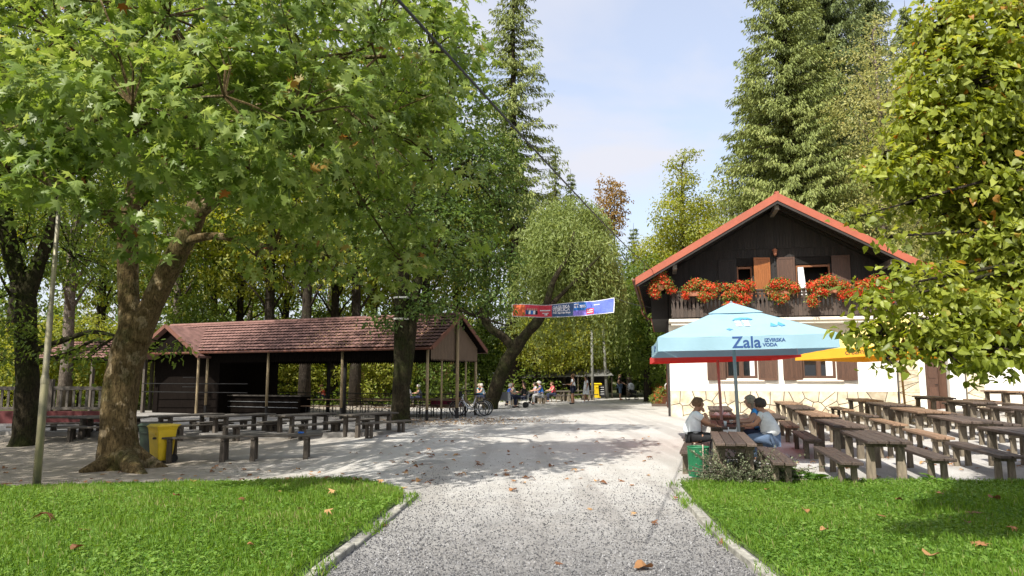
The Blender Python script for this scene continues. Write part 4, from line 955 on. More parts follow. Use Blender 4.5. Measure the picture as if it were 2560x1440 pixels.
J = J_stand(.10); J.update(elL=(.06, .24, 1.13), wrL=(.32, .16, 1.14), elR=(.06, -.24, 1.13), wrR=(.32, -.16, 1.14)); p = gp(1433, 1010); person('man in white shirt and navy shorts walking with a plate in his hands', p, R(165), J, WHT, NAVY, HB, 1.06, SKIN2, leg=.46, shoe=BLK, sub=1)
o = MB().lathe([(0, 0), (.09, 0), (.13, .02), (.125, .022), (.0, .01)], n=14).build('plate', mat('white_china', (.8, .8, .78), .3), None, (p.x - .52, p.y + .10, p.z + 1.19)); tag(o, 'white plate carried by the man in navy shorts', 'plate')
J = J_stand(.55); J.update(elR=(.02, -.22, 1.14), wrR=(.03, -.20, .90)); p = gp(1466, 1006); person('woman in short white dress walking beside the man in navy shorts', p, R(190), J, WHT, None, HBD, 1.0, SKIN2, dress=WHT, hairlen=1, shoe=WHT, sub=1)
J = J_stand(.05); J.update(elR=(-.16, -.30, 1.16), wrR=(-.04, -.19, 1.02), elL=(.14, .22, 1.16), wrL=(.40, .20, 1.02)); pp = gp(1550, 1000); person('bald man in black shirt and blue shorts holding a pram', pp, R(0), J, BLK, JEAN, HW, 1.12, SKIN, leg=.66, bald=True, shoe=TERRA, sub=1)
J = J_sit(-.25); J.update(elL=(.05, .30, 1.02), wrL=(.10, .26, 1.32), knL=(.44, .02, .62), anL=(.72, -.04, .42), toL=(.86, -.05, .44)); pk = gp(1309, 1019); person('person in black with one arm raised sitting on a steel chair', pk, R(192), J, BLK, NAVY, HBD, 1.05, SKIN, sub=1)
J = J_sit(.12); pv = gp(1360, 1013); VEST = fab('bright_blue_vest', (.04, .22, .72)); person('old man in bright blue vest and pale cap sitting on a far bench', pv + Vector((-.1, .9, .0)), R(185), J, VEST, fab('pale_grey_cloth', (.42, .42, .42)), HW, 1.08, SKIN, sleeve=.05, cap=fab('pale_cap', (.6, .58, .52)), sub=1)
for lab, u, v, col, yaw, hr, ln in (('person in red shirt sitting beyond the man in the blue vest', 1386, 1006, (.70, .07, .10), 200, HB, 0), ('older person in blue and white shirt slumped at the grey chair', 1270, 1019, (.06, .14, .62), 10, HW, 0), ('person in sage green shirt sitting left of the raised arm', 1287, 1014, (.30, .36, .30), 185, HB, 0), ('dark-haired person in black sitting behind the leaning trunk', 1276, 1011, (.03, .03, .03), 350, HBD, 1), ('person in pale lilac shirt beside the man in the blue vest', 1343, 1009, (.42, .42, .62), 190, HBD, 0), ('person in white shirt at a table behind the pavilion', 1022, 1016, (.75, .76, .80), 200, HBD, 0), ('grey-haired person sitting to the left of the leaning trunk', 1208, 1012, (.25, .32, .38), 180, HW, 0), ('person in teal top sitting behind the white bicycle', 1192, 1011, (.05, .22, .30), 340, HGR, 0), ('balding person sitting behind the pavilion corner post', 1048, 1014, (.07, .08, .10), 190, HW, 0), ('person in orange-red top far behind the pavilion tables', 803, 1012, (.65, .10, .07), 180, HB, 0)):
    p = gp(u, v); person(lab, p + Vector((0, .5, 0)), R(yaw), J_sit(.15), fab('shirt_' + lab.split()[2] + str(u), col), NAVY, hr, 1.0, SKIN, 'people seated far back', hairlen=ln, sub=1)
# a stool for each far sitter who is not at a bench
def stool(loc, label, h=.43):
    root = thing('stool', label, 'stool', loc, rnd.uniform(0, 1), 'stools under the far sitters'); MB().box((0, 0, h - .02), (.40, .36, .04)).build('seat', WG, root, bevel=.006)
    lm = MB().box((0, 0, 0), (.05, .05, h - .04)).mesh('leg', POST)
    for sx in (-1, 1):
        for sy in (-1, 1): link('leg', lm, root, (sx * .15, sy * .13, (h - .04) / 2))
for lab, u, v in (('red shirt', 1386, 1006), ('sage green shirt', 1287, 1014), ('black with long dark hair', 1276, 1011), ('lilac shirt', 1343, 1009), ('white shirt behind the pavilion', 1022, 1016), ('grey-blue top by the leaning trunk', 1208, 1012), ('teal top by the bicycle', 1192, 1011), ('dark clothes by the corner post', 1048, 1014), ('orange-red top', 803, 1012)):
    stool(gp(u, v) + Vector((0, .5, 0)), f'wooden stool under the sitter in {lab}')
# chairs
CHM = mat('grey_steel', (.32, .33, .34), .4, .1, metal=.7); CHP = mat('grey_mesh_seat', (.20, .21, .22), .7, .1)
def steel_chair(loc, yaw, label, wd=.46, m=CHP):
    root = thing('garden_chair', label, 'chair', loc, yaw, 'steel garden chairs')
    MB().box((0, 0, .43), (.44, wd, .03)).build('seat', m, root, bevel=.008); MB().box((-.23, 0, .68), (.03, wd, .44), (0, R(-10), 0)).build('backrest', m, root, bevel=.008)
    for sy in (-1, 1):
        MB().tube([(.20, sy * wd / 2, .0), (.19, sy * wd / 2, .42)], .013, 8).build('leg', CHM, root); MB().tube([(-.26, sy * wd / 2, 0), (-.20, sy * wd / 2, .42), (-.28, sy * wd / 2, .92)], .013, 8).build('leg', CHM, root)
        MB().tube([(.19, sy * wd / 2, .42), (.19, sy * wd / 2, .62), (-.22, sy * wd / 2, .65)], .012, 8).build('armrest', CHM, root)
steel_chair(pk + Vector((0, 0, 0)), R(192), 'steel garden chair under the person with the raised arm'); pc = gp(1258, 1021); steel_chair(pc + Vector((-.1, -.05, 0)), R(75), 'wide grey two-seat garden chair beside the leaning trunk', 1.15)
o = MB().ell((0, 0, .16), (.17, .13, .17), 10, 8).build('rucksack', BLK, None, pk + Vector((.1, -.35, 0)), smooth=True); tag(o, 'black rucksack on the ground by the steel garden chair', 'bag')
# pram
pr = thing('pram', 'pale grey pram pushed by the bald man in black', 'pram', pp + Vector((.85, .05, 0)), 0)
PB = fab('pram_grey', (.42, .45, .50)); tyre = mat('tyre_rubber', (.015, .015, .015), .8, .1)
sh = MB(); sh.ell((-.02, 0, .92), (.26, .22, .34), 12, 8); sh.build('hood', PB, pr, smooth=True); sb = MB(); sb.box((.10, 0, .62), (.55, .36, .22), (0, R(14), 0)); sb.build('seat', BLK, pr, bevel=.03); MB().box((.08, 0, .30), (.45, .34, .16)).build('shopping_basket', BLK, pr, bevel=.03)
for sy in (-1, 1):
    MB().tube([(-.42, sy * .2, 1.02), (-.1, sy * .22, .62), (.34, sy * .2, .12)], .014, 6).build('frame_tube', IRON, pr); MB().tube([(.1, sy * .21, .6), (-.28, sy * .22, .14)], .014, 6).build('frame_tube', IRON, pr)
    for sx, r in ((-.28, .14), (.36, .10)):
        wv = MB(); wv.ring((sx, sy * .23, r + .01), r, .022, 20, 6); wv.build('wheel', tyre, pr); 
MB().tube([(-.42, -.2, 1.02), (-.42, .2, 1.02)], .016, 6).build('handle', IRON, pr)
# things on the women's tables
def on_table(q, s, dz=.70): x, y = qs(q, s); return Vector((x, y, gzf(*qs(q, s)) + dz))
CHINA = MATS['white_china']; pm_ = MB().lathe([(0, 0), (.07, 0), (.12, .018), (.115, .02), (.06, .008), (0, .008)], n=20).mesh('plate', CHINA, True)
for q, s, lab in ((.28, 19.6, 'white plate with crumpled napkin on the tan table'), (.52, 19.75, 'second white plate next to the bottle on the tan table')):
    r_ = thing('plate', lab, 'plate', on_table(q, s, .703)); link('dish', pm_, r_); g = random.Random(s); nb = MB()
    nb.ell((0, 0, .03), (.08, .07, .035), 10, 6); nb.v = [(x * (1 + g.uniform(-.3, .3)), y * (1 + g.uniform(-.3, .3)), max(.01, z * (1 + g.uniform(-.5, .6)))) for x, y, z in nb.v]; nb.build('napkin', CHINA, r_)
bo = thing('bottle', 'clear water bottle with blue cap on the tan table', 'bottle', on_table(.42, 19.85, .703)); MB().lathe([(.0, 0), (.033, 0), (.033, .14), (.014, .20), (.014, .22)], n=14).build('body', mat('bottle_plastic', (.65, .72, .75), .15, .03), bo, smooth=True); MB().lathe([(.016, .215), (.016, .24), (0, .24)], n=12).build('cap', MATS['blue_plastic'], bo)
g1 = thing('drinking_glass', 'small clear glass on the dark table under the blue parasol', 'glass', on_table(.40, 16.1, .703)); MB().lathe([(.0, 0), (.028, 0), (.034, .11), (.031, .11), (.026, .006), (0, .006)], n=14).build('glass_body', MATS['bottle_plastic'], g1, smooth=True)
t1 = thing('serving_tray', 'dark tray with a cup in front of the blond woman', 'tray', on_table(.55, 16.9, .703)); MB().box((0, 0, .008), (.36, .24, .014)).build('tray', BLK, t1, bevel=.005); MB().lathe([(0, .016), (.03, .016), (.04, .08), (.035, .08), (.026, .022), (0, .022)], n=14).build('cup', CHINA, t1)
tw = MB(); n_ = 10; vs = []
for i in range(n_ + 1):
    for j in range(7):
        y = -.16 + .32 * j / 6; t = i / n_
        if t < .4: v = (-.16 + .4 * t, y, .006 + .004 * math.sin(j * 2 + i))
        else: v = (.0 + .012 * math.sin(j * 1.7 + i), y * (1 - .2 * (t - .4)), .006 - (t - .4) * .42)
        vs.append(v)
tw.add(vs, [(i*7+j, i*7+j+1, (i+1)*7+j+1, (i+1)*7+j) for i in range(n_) for j in range(6)])
pt = on_table(.50, 15.76, .703); o = tw.build('paper_bag', fab('white_paper', (.78, .80, .82)), None, pt, (0, 0, -ROWA - math.pi / 2), smooth=True); tag(o, 'white paper bag hanging over the near edge of the dark table', 'bag')

# ------------------------------------------------------------------ bins, basket, lamp post, poles, pots
YEL = mat('yellow_plastic', (.72, .50, .015), .4, .12, 4, .05); DGR = mat('dark_green_plastic', (.02, .035, .022), .5, .15)
def wheelie(loc, yaw, label, m, sc_=1.0):
    root = thing('wheelie_bin', label, 'bin', loc, yaw, 'wheeled rubbish bins'); root.scale = (sc_,) * 3; b = MB()
    lv = [(.06, .20, .17), (.10, .205, .175), (.80, .255, .235), (.83, .265, .25), (.87, .27, .255)]
    vs = [Vector((sx * a + (.0 if sx > 0 else 0), sy * c, z)) for z, c, a in lv for sx, sy in ((-1,-1),(1,-1),(1,1),(-1,1))]
    fs = [(0,3,2,1), tuple(range(16, 20))] + [(4*i+j, 4*i+(j+1) % 4, 4*i+4+(j+1) % 4, 4*i+4+j) for i in range(4) for j in range(4)]
    b.add(vs, fs); b.build('body', m, root, bevel=.012)
    l_ = MB(); l_.add([Vector(q) for q in ((-.29,-.285,.865),(.29,-.285,.865),(.29,.285,.865),(-.29,.285,.865),(-.27,-.26,.92),(.20,-.25,.93),(.20,.25,.93),(-.27,.26,.92))], [(0,3,2,1),(4,5,6,7),(0,1,5,4),(1,2,6,5),(2,3,7,6),(3,0,4,7)]); l_.build('lid', m, root, bevel=.015)
    MB().box((.245, 0, .70), (.02, .30, .05)).build('front_lip', m, root, bevel=.008); MB().tube([(-.30, -.2, .90), (-.34, -.2, .90), (-.34, .2, .90), (-.30, .2, .90)], .014, 8).build('handle', m, root)
    for sy in (-1, 1): w_ = MB(); w_.ring((-.20, sy * .24, .10), .075, .026, 18, 8); w_.lathe([(.07, -.01), (.07, .01)], (0, 0, 0), 12) if False else None; w_.box((-.20, sy * .24, .10), (.10, .02, .10)); w_.build('wheel', tyre, root)
    MB().tube([(-.20, -.24, .10), (-.20, .24, .10)], .012, 6).build('axle', IRON, root)
p = gp(402, 1156); wheelie(p, R(-128), 'yellow wheelie bin standing beside the plane trunk', YEL, 1.04)
p = gp(352, 1158); wheelie(p + Vector((.0, .55, 0)), R(-118), 'dark green wheelie bin half hidden behind the plane trunk', DGR, 1.04); p = gp(1491, 997); wheelie(p, R(-75), 'yellow wheelie bin far back beside the grey pole', YEL, 1.3)
GRB = mat('green_wire', (.02, .16, .07), .5, .15); p = gp(1748, 1198); wbk = thing('waste_basket', 'green ribbed waste basket beside the low grey shrub', 'waste basket', p)
b = MB(); prof = []
for i in range(30): z = .05 + i * .0165; prof += [(.165 + .0015 * i * .3, z), (.176 + .0015 * i * .3, z + .006), (.176 + .0015 * i * .3, z + .010)]
b.lathe([(.0, .05)] + prof + [(.165, .545), (.155, .12), (0, .10)], n=28); b.build('mesh_drum', GRB, wbk); rr = MB(); rg = []
for i in range(25): rg.append((.184 * math.cos(i * math.pi / 12), .184 * math.sin(i * math.pi / 12), .55))
MB().tube(rg, .011, 8).build('rim', GRB, wbk, smooth=True)
for a in (-80, 95): MB().tube([(.19 * math.cos(R(a)), .19 * math.sin(R(a)), -.05), (.19 * math.cos(R(a)), .19 * math.sin(R(a)), .56), (.185 * math.cos(R(a)), .185 * math.sin(R(a)), .60), (.16 * math.cos(R(a)), .16 * math.sin(R(a)), .585)], .013, 8).build('bracket', mat('flaked_white_paint', (.55, .53, .47), .7, .35, 30, col2=(.3, .22, .15)), wbk, smooth=True)
LPM = mat('galvanised_pole', (.20, .19, .16), .55, .3, 5, .2, stretch=(1, 1, .4), col2=(.28, .25, .15), metal=.35)
p = gp(90, 1226); lp = thing('lamp_post', 'grey-green steel lamp post at the edge of the lawn', 'lamp post', p); zt = at(150, 300, p.y).z - p.z
MB().lathe([(.066, -.2), (.066, 1.95), (.060, 2.0), (.052, 2.02), (.052, 3.1), (.047, 3.14), (.040, 3.16), (.036, zt)], n=14).build('pole', LPM, lp, smooth=True); MB().lathe([(.069, 1.86), (.071, 1.88), (.071, 1.93), (.069, 1.95)], n=14).build('collar', LPM, lp)
MB().tube([(0, 0, zt), (.05, -.15, zt + .25), (.1, -.5, zt + .35)], .035, 8).build('arm', LPM, lp); MB().ell((.13, -.75, zt + .34), (.12, .30, .07), 12, 8).build('lamp_head', LPM, lp, smooth=True)
for u, v, h, lab in ((1482, 999, 5.2, 'slim grey pole immediately left of the far yellow bin'), (1518, 996, 6.0, 'leaning grey timber pole right of the far yellow bin')):
    p = gp(u, v); o = MB().tube([(0, 0, -.2), (-.25 if u > 1500 else 0, .1, h)], [.13, .09], 10).build('utility_pole', mat('grey_timber_pole', (.17, .17, .15), .85, .3, 6), None, p, smooth=True); tag(o, lab, 'pole', 'grey poles beside the far bin')
p = gp(1505, 998); sb_ = thing('chalk_board', 'small black chalk board on an easel beside the far yellow bin', 'board', p, R(-70)); MB().box((0, 0, .62), (.03, .50, .85), (0, R(-8), 0)).build('panel', BLK, sb_); 
for k in range(4): MB().box((.028 + .012 * (1.5 - k) * -1, 0, .90 - k * .17), (.006, .34, .03), (0, R(-8), 0)).build('chalk_line', CHINA, sb_)
for sy in (-1, 1): MB().tube([(0.05, sy * .2, 0), (-.06, sy * .2, 1.0)], .014, 6).build('leg', POST, sb_)
def pot(loc, label, r, h, bloom, seed):
    root = thing('flower_pot', label, 'flower pot', loc, 0, 'flower pots at the house corner'); MB().lathe([(0, 0), (r * .7, 0), (r, h), (r * 1.08, h), (r * 1.08, h + .03), (r * .9, h + .03), (0, h)], n=16).build('pot', TERRA, root, smooth=True)
    flowers(root, np.random.default_rng(seed), [((0, 0, h + r * .7), r * 1.2), ((r * .5, -.05, h + r * .5), r * .8), ((-r * .6, 0, h + r * .6), r * .8)], bloom, 160)
for k, (u, v, r, h, bl, lab) in enumerate(((1655, 1010, .33, .45, 60, 'large terracotta pot with bushy green plant and red flowers'), (1640, 1013, .24, .22, 40, 'low bowl of red flowers at the house corner'), (1648, 1004, .38, .55, 90, 'tall planter of red geraniums by the white handrail'))):
    pot(gp(u, v), lab, r, h, bl, 70 + k)
p = gp(1652, 1016); o = MB().box((0, 0, .07), (1.0, .35, .14)).build('wooden_trough', WD, None, p, (0, 0, R(-8)), bevel=.01); tag(o, 'small dark wooden trough in front of the flower pots', 'trough')
p = gp(1664, 1008); hr_ = thing('handrail', 'white bent tube handrail at the side of the house', 'handrail', p); MB().tube([(0, 0, 0), (0, 0, 1.15), (.08, 0, 1.25), (.5, .3, 1.3)], .03, 8).build('tube', mat('white_enamel', (.75, .74, .70), .4), hr_, smooth=True)

# ------------------------------------------------------------------ bicycles
def bicycle(loc, yaw, lean, label, fm, accent, basket=True, saddle_cover=None):
    root = thing('bicycle', label, 'bicycle', loc, 0, 'bicycles at the corner of the pavilion', rot=(lean, 0, yaw)); wr = .345
    spoke = MB()
    for k in range(18): a = k * math.pi / 9; spoke.tube([(.02 * math.cos(a + .4), 0, .02 * math.sin(a + .4)), ((wr - .03) * math.cos(a), 0, (wr - .03) * math.sin(a))], .0025, 3, False)
    spm = spoke.mesh('spokes', CHM); tym = MB().ring((0, 0, 0), wr - .018, .021, 32, 8).mesh('tyre', tyre, True); rim = MB().ring((0, 0, 0), wr - .045, .012, 32, 6).mesh('rim', CHM, True); hub = MB().tube([(0, -.05, 0), (0, .05, 0)], .028, 10).mesh('hub', CHM)
    for x in (-.56, .56):
        w_ = link('wheel', tym, root, (x, 0, wr)); link('rim', rim, w_); link('spokes', spm, w_); link('hub', hub, w_)
        g = MB(); R_ = wr + .025; a0, a1 = (35, 190) if x > 0 else (60, 205); 
        if x > 0: a0, a1 = 10, 150
        vs = []
        for k in range(15):
            a = R(a0 + (a1 - a0) * k / 14); vs += [(R_ * math.cos(a), -.028, R_ * math.sin(a)), ((R_ + .008) * math.cos(a), 0, (R_ + .008) * math.sin(a)), (R_ * math.cos(a), .028, R_ * math.sin(a))]
        g.add(vs, [(3*k+j, 3*k+j+1, 3*k+3+j+1, 3*k+3+j) for k in range(14) for j in range(2)]); g.build('mudguard', fm, root, (x, 0, wr), smooth=True)
    hx = .33                                                           # head tube x; front is -x? front = +x
    f = MB(); bbk = (-.12, 0, .30); f.tube([(hx, 0, .86), (.30, 0, .70), (.12, 0, .42), bbk], [.026, .03, .03, .028], 10); f.tube([(hx - .02, 0, .78), (.20, 0, .60), (.0, 0, .44), (-.16, 0, .42)], .017, 8); f.tube([bbk, (-.27, 0, .82)], .020, 10)
    for sy in (-1, 1): f.tube([bbk, (-.56, sy * .055, wr)], .012, 6); f.tube([(-.23, 0, .68), (-.56, sy * .055, wr)], .011, 6)
    f.tube([(hx - .01, 0, .80), (hx - .04, 0, .96)], .022, 8); f.build('frame', fm, root, smooth=True)
    fk = MB()
    for sy in (-1, 1): fk.tube([(hx + .03, sy * .03, .76), (hx + .10, sy * .055, .60), (.56, sy * .055, wr)], .013, 6)
    fk.build('fork', fm, root, smooth=True); MB().tube([(-.26, 0, .80), (-.29, 0, .94)], .014, 8).build('seat_post', CHM, root)
    s = MB(); s.ell((-.31, 0, .97), (.15, .085, .045), 12, 8); s.build('saddle', saddle_cover or BLK, root, smooth=True)
    h = MB(); h.tube([(hx - .04, 0, .94), (hx - .05, 0, 1.06)], .014, 8); h.tube([(hx - .24, -.29, 1.12), (hx - .10, -.24, 1.13), (hx - .03, -.08, 1.07), (hx - .03, .08, 1.07), (hx - .10, .24, 1.13), (hx - .24, .29, 1.12)], .012, 8); h.build('handlebar', IRON, root, smooth=True)
    for sy in (-1, 1): MB().tube([(hx - .30, sy * .30, 1.12), (hx - .19, sy * .275, 1.125)], .018, 8).build('grip', BLK, root)
    c = MB(); c.ring((-.12, -.05, .30), .085, .010, 20, 6); c.bar((-.12, -.07, .30), (-.02, -.08, .17), .02, .012); c.bar((-.12, .07, .30), (-.22, .08, .43), .02, .012); c.box((.0, -.11, .165), (.09, .07, .02)); c.box((-.24, .11, .435), (.09, .07, .02)); c.build('crank', IRON, root)
    rk = MB(); rk.box((-.62, 0, .76), (.36, .14, .012)); 
    for sy in (-1, 1): rk.tube([(-.60, sy * .06, .75), (-.56, sy * .065, wr)], .007, 5)
    rk.build('rack', accent, root); MB().tube([(-.50, .06, .34), (-.44, .16, .02)], .010, 6).build('kickstand', IRON, root)
    if basket: bk = MB(); bk.box((hx + .16, 0, .98), (.26, .32, .26)); bk.build('front_bag', BLK, root, bevel=.03)
    MB().ell((hx + .05, 0, .86), (.04, .04, .04), 8, 6).build('headlamp', CHM, root)
WBIKE = mat('white_bike_paint', (.68, .70, .74), .3, .04); TBIKE = mat('tan_bike_paint', (.28, .20, .09), .4, .1)
pa = gp(1148, 1043); pb2 = gp(1198, 1040); c = (pa + pb2) / 2; yw = R(172)
bicycle((c.x, c.y, gzf(c.x, c.y)), yw, R(4), 'white step-through bicycle with black front bag', WBIKE, IRON)
bicycle((c.x + .12, c.y + .75, gzf(c.x, c.y + .75)), R(176), R(4), 'tan bicycle with blue saddle cover behind the white one', TBIKE, IRON, False, mat('blue_cover', (.04, .22, .40), .6))

# ------------------------------------------------------------------ banner and cables
ba = Vector(at(1280, 776, 36.0)); bb = Vector(at(1535, 768, 33.0)); bd = (bb - ba); BL = bd.length; bdir = bd.normalized(); bn = Vector((bdir.y, -bdir.x, 0)).normalized()
ban = thing('festival_banner', 'long red and blue fabric banner strung across the plaza', 'banner', ba)
def bpt(t, v, off=0.0):                                                # t along 0..1, v -.5...5 across
    hh = .60 + .10 * t; sag = -.10 * math.sin(math.pi * t) + .03 * math.sin(t * 13) * (v + .5)
    tp = bd * t + Vector((0, 0, v * hh + sag + .10 * t * t)); return tp + bn * (off + .05 * math.sin(t * 17 + v * 2.2) + .03 * math.sin(t * 31 - v * 3))
def bpatch(t0, t1, v0, v1, m, name, off, nt_=None):
    b = MB(); n = nt_ or max(2, int((t1 - t0) * 60)); k = 5; vs = [bpt(t0 + (t1-t0)*i/n, v0 + (v1-v0)*j/k, off) for i in range(n+1) for j in range(k+1)]
    b.add(vs, [(i*(k+1)+j, (i+1)*(k+1)+j, (i+1)*(k+1)+j+1, i*(k+1)+j+1) for i in range(n) for j in range(k)]); return b.build(name, m, ban, smooth=True)
BWH = fab('banner_white', (.78, .78, .82)); BORG = fab('banner_orange', (.75, .16, .06)); BRED = fab('banner_red', (.68, .06, .09)); BNAV = fab('banner_navy', (.05, .10, .22)); BBLU = fab('banner_blue', (.12, .17, .68)); BPUR = fab('banner_violet', (.26, .20, .70)); BMID = fab('banner_royal_blue', (.03, .16, .52))
bpatch(0, 1, -.5, .5, BWH, 'cloth', 0.0)
bpatch(.008, .14, -.46, .46, BORG, 'orange_field', .006); bpatch(.141, .415, -.46, .46, BRED, 'red_field', .006); bpatch(.416, .62, -.46, .46, BNAV, 'navy_field', .006); bpatch(.621, .75, -.10, .46, BMID, 'blue_field', .006); bpatch(.621, .75, -.46, -.105, BPUR, 'violet_field', .006); bpatch(.751, .994, -.46, .46, BBLU, 'light_blue_field', .006)
bpatch(.742, .82, -.42, -.02, BRED, 'red_label', .011)
bpatch(.145, .265, -.30, .06, BNAV, 'group_photo', .011)
for k in range(5):
    t = .158 + k * .023; bpatch(t, t + .014, .02, .20, SKIN, 'printed_head', .014, 2); bpatch(t - .003, t + .017, -.28, .02, (BNAV, BWH, BMID, BWH, BLK)[k], 'printed_figure', .016, 2)
def btext(body, t, v, size, m=BWH):
    o = text('lettering', body, m, size, ban, (0, 0, 0), (0, 0, 0), offset=.004)
    for q in o.data.vertices: q.co = bpt(t + q.co.x / BL, v + q.co.y / (.60 + .10 * t), .022 + q.co.z)
btext('GASILSKA', .505, .24, .20); btext('VESELICA', .505, .03, .215); btext('PGD Zgornje Bitnje', .512, -.19, .115); btext('8. 8. 2025', .685, .17, .16); btext('19:00', .345, -.30, .10)
for t0, t1, v0, v1 in ((.625, .675, .30, .37), (.752, .81, -.16, -.10), (.750, .812, -.31, -.25), (.29, .40, .0, .09), (.31, .38, -.20, -.14), (.82, .875, .17, .22)): bpatch(t0, t1, v0, v1, BWH, 'printed_line', .02, 4)
CABL = mat('black_cable', (.02, .02, .02), .6)
def cable(name, a, b, r, sag, label, cat='cable'):
    pts = [Vector(a).lerp(Vector(b), t) + Vector((0, 0, -sag * 4 * t * (1 - t))) for t in np.linspace(0, 1, 25)]; o = MB().tube(pts, r, 6).build(name, CABL, None); return tag(o, label, cat)
cable('overhead_cable', at(905, -100, 4.2), hl(-.6, -1.5, 6.0), .0125, .12, 'black overhead cable running from the treetops to the roof edge')
cable('banner_rope', ba + bpt(0, .5), at(1215, 775, 37.0), .012, .05, 'thin rope tying the red end of the banner to the tree', 'rope')
cable('banner_rope', ba + bpt(1, .5), hl(-.2, .3, 4.6), .012, .12, 'thin rope tying the blue end of the banner to the house', 'rope')

# ------------------------------------------------------------------ pavilion, its wings and the far huts
TILE = mat('red_brown_tile', (.17, .088, .074), .85, .22, 3, .3, col2=(.215, .115, .098), bscale=25)
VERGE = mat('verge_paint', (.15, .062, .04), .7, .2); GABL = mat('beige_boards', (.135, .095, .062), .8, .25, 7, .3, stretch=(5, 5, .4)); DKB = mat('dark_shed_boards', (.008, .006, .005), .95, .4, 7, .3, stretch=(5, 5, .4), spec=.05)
PPOST = mat('ochre_post', (.34, .26, .15), .75, .25, 6, .3, stretch=(3, 3, .4)); BPOST = mat('tarred_post_foot', (.015, .013, .012), .8)
slabpts = [(-22, 24.2), (-9.5, 22.6), (-4.1, 23.1), (-3.3, 25.2), (-2.5, 28.2), (-1.0, 33.2), (-13.0, 39), (-22, 38)]
sb = MB(); n = len(slabpts); sb.add([(x, y, .035) for x, y in slabpts] + [(x, y, -.5) for x, y in slabpts], [tuple(range(n))] + [(i, i + n, (i + 1) % n + n, (i + 1) % n) for i in range(n)])
tag(sb.build('pavilion_pavement', mat('worn_concrete', (.27, .255, .235), .9, .25, 1.5, .3, bscale=30)), kind='structure')
PA = Vector((-3.32, 28.99, .035)); PR = R(-24)
pav = thing('pavilion', 'long open pavilion with red-brown tiled roof and beige gable', 'pavilion', PA, PR)
def tiled(parent, x0, x1, yr, half, zr, slope, name='roof_tiles'):
    for sgn in (-1, 1):
        b = MB(); Ls = half / math.cos(math.atan(slope)); rows = int(Ls / .29); nx = int((x1 - x0) / .05); vs = []; fs = []
        for r in range(rows):
            for e in (0, 1):
                d = half * (r + e * 1.12) / rows; zz = zr - slope * d + (.06 if e else .0)
                for i in range(nx + 1):
                    x = x0 + (x1 - x0) * i / nx; wv = .022 * abs(math.sin(math.pi * (x - x0) / .21)) if True else 0; vs.append((x, yr + sgn * d, zz + wv))
            o = r * 2 * (nx + 1); fs += [(o + i, o + i + 1, o + nx + 1 + i + 1, o + nx + 1 + i) for i in range(nx)]
        b.add(vs, fs); b.build(name, TILE, parent)['kind'] = 'stuff'
def fringe(b, axis, a0, a1, fixed, z0, z1, step=.12, th=.02):
    k = int(abs(a1 - a0) / step)
    for i in range(k):
        a = a0 + (a1 - a0) * (i + .5) / k; zt = z1(a) if callable(z1) else z1; w_ = step * .94
        poly = [(-w_/2, zt), (-w_/2, z0 + .05), (-w_/4, z0 + .02), (0, z0 - .04), (w_/4, z0 + .02), (w_/2, z0 + .05), (w_/2, zt)]
        if axis == 'x': b.add([(a + p, fixed, z) for p, z in poly] + [(a + p, fixed + th, z) for p, z in poly], [tuple(range(7)), tuple(range(13, 6, -1))] + [(j, j + 7, (j + 1) % 7 + 7, (j + 1) % 7) for j in range(7)])
        else: b.add([(fixed, a + p, z) for p, z in poly] + [(fixed + th, a + p, z) for p, z in poly], [tuple(range(7)), tuple(range(13, 6, -1))] + [(j, j + 7, (j + 1) % 7 + 7, (j + 1) % 7) for j in range(7)])
def pz(y): return 4.44 - .588 * abs(y - 2.1)
rf = MB(); X0, X1 = -17.2, .32
for sgn in (-1, 1):
    e = 2.1 + sgn * 2.5; rf.add([(X0, 2.1, 4.40), (X1, 2.1, 4.40), (X1, e, pz(e) - .04), (X0, e, pz(e) - .04), (X0, 2.1, 4.30), (X1, 2.1, 4.30), (X1, e, pz(e) - .12), (X0, e, pz(e) - .12)], [(0,1,2,3),(7,6,5,4),(0,4,5,1),(1,5,6,2),(2,6,7,3),(3,7,4,0)])
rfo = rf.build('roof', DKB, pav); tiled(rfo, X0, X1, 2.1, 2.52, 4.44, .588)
MB().tube([(X0, 2.1, 4.47), (X1, 2.1, 4.47)], .09, 8).build('ridge_tiles', TILE, rfo)
for yy in (-.42, 4.62): MB().tube([(X0, yy, pz(yy) - .06), (X1, yy, pz(yy) - .06)], .06, 8).build('gutter', GUTT, rfo)
for sgn in (-1, 1): MB().bar((X1 + .01, 2.1, 4.40), (X1 + .01, 2.1 + sgn * 2.5, pz(2.1 + 2.5) - .05), .04, .18).build('verge_board', VERGE, rfo)
fb_ = MB(); fringe(fb_, 'x', -12.1, -.02, .0, 2.42, 3.15); fb_.build('front_fringe', DKB, pav); fb_ = MB(); fringe(fb_, 'x', X0 + .3, -.02, 4.2, 2.42, 3.15); fb_.build('rear_fringe', DKB, pav)  # front boards near black, the eave shade put into their colour
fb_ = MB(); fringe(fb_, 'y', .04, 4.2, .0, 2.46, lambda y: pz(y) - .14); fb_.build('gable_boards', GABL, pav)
bm_ = MB(); bm_.box((-6.1, .05, 2.82), (12.2, .12, .16)); bm_.box((-6.1, 4.15, 2.82), (12.2, .12, .16)); bm_.build('eave_beam', DKB, pav)
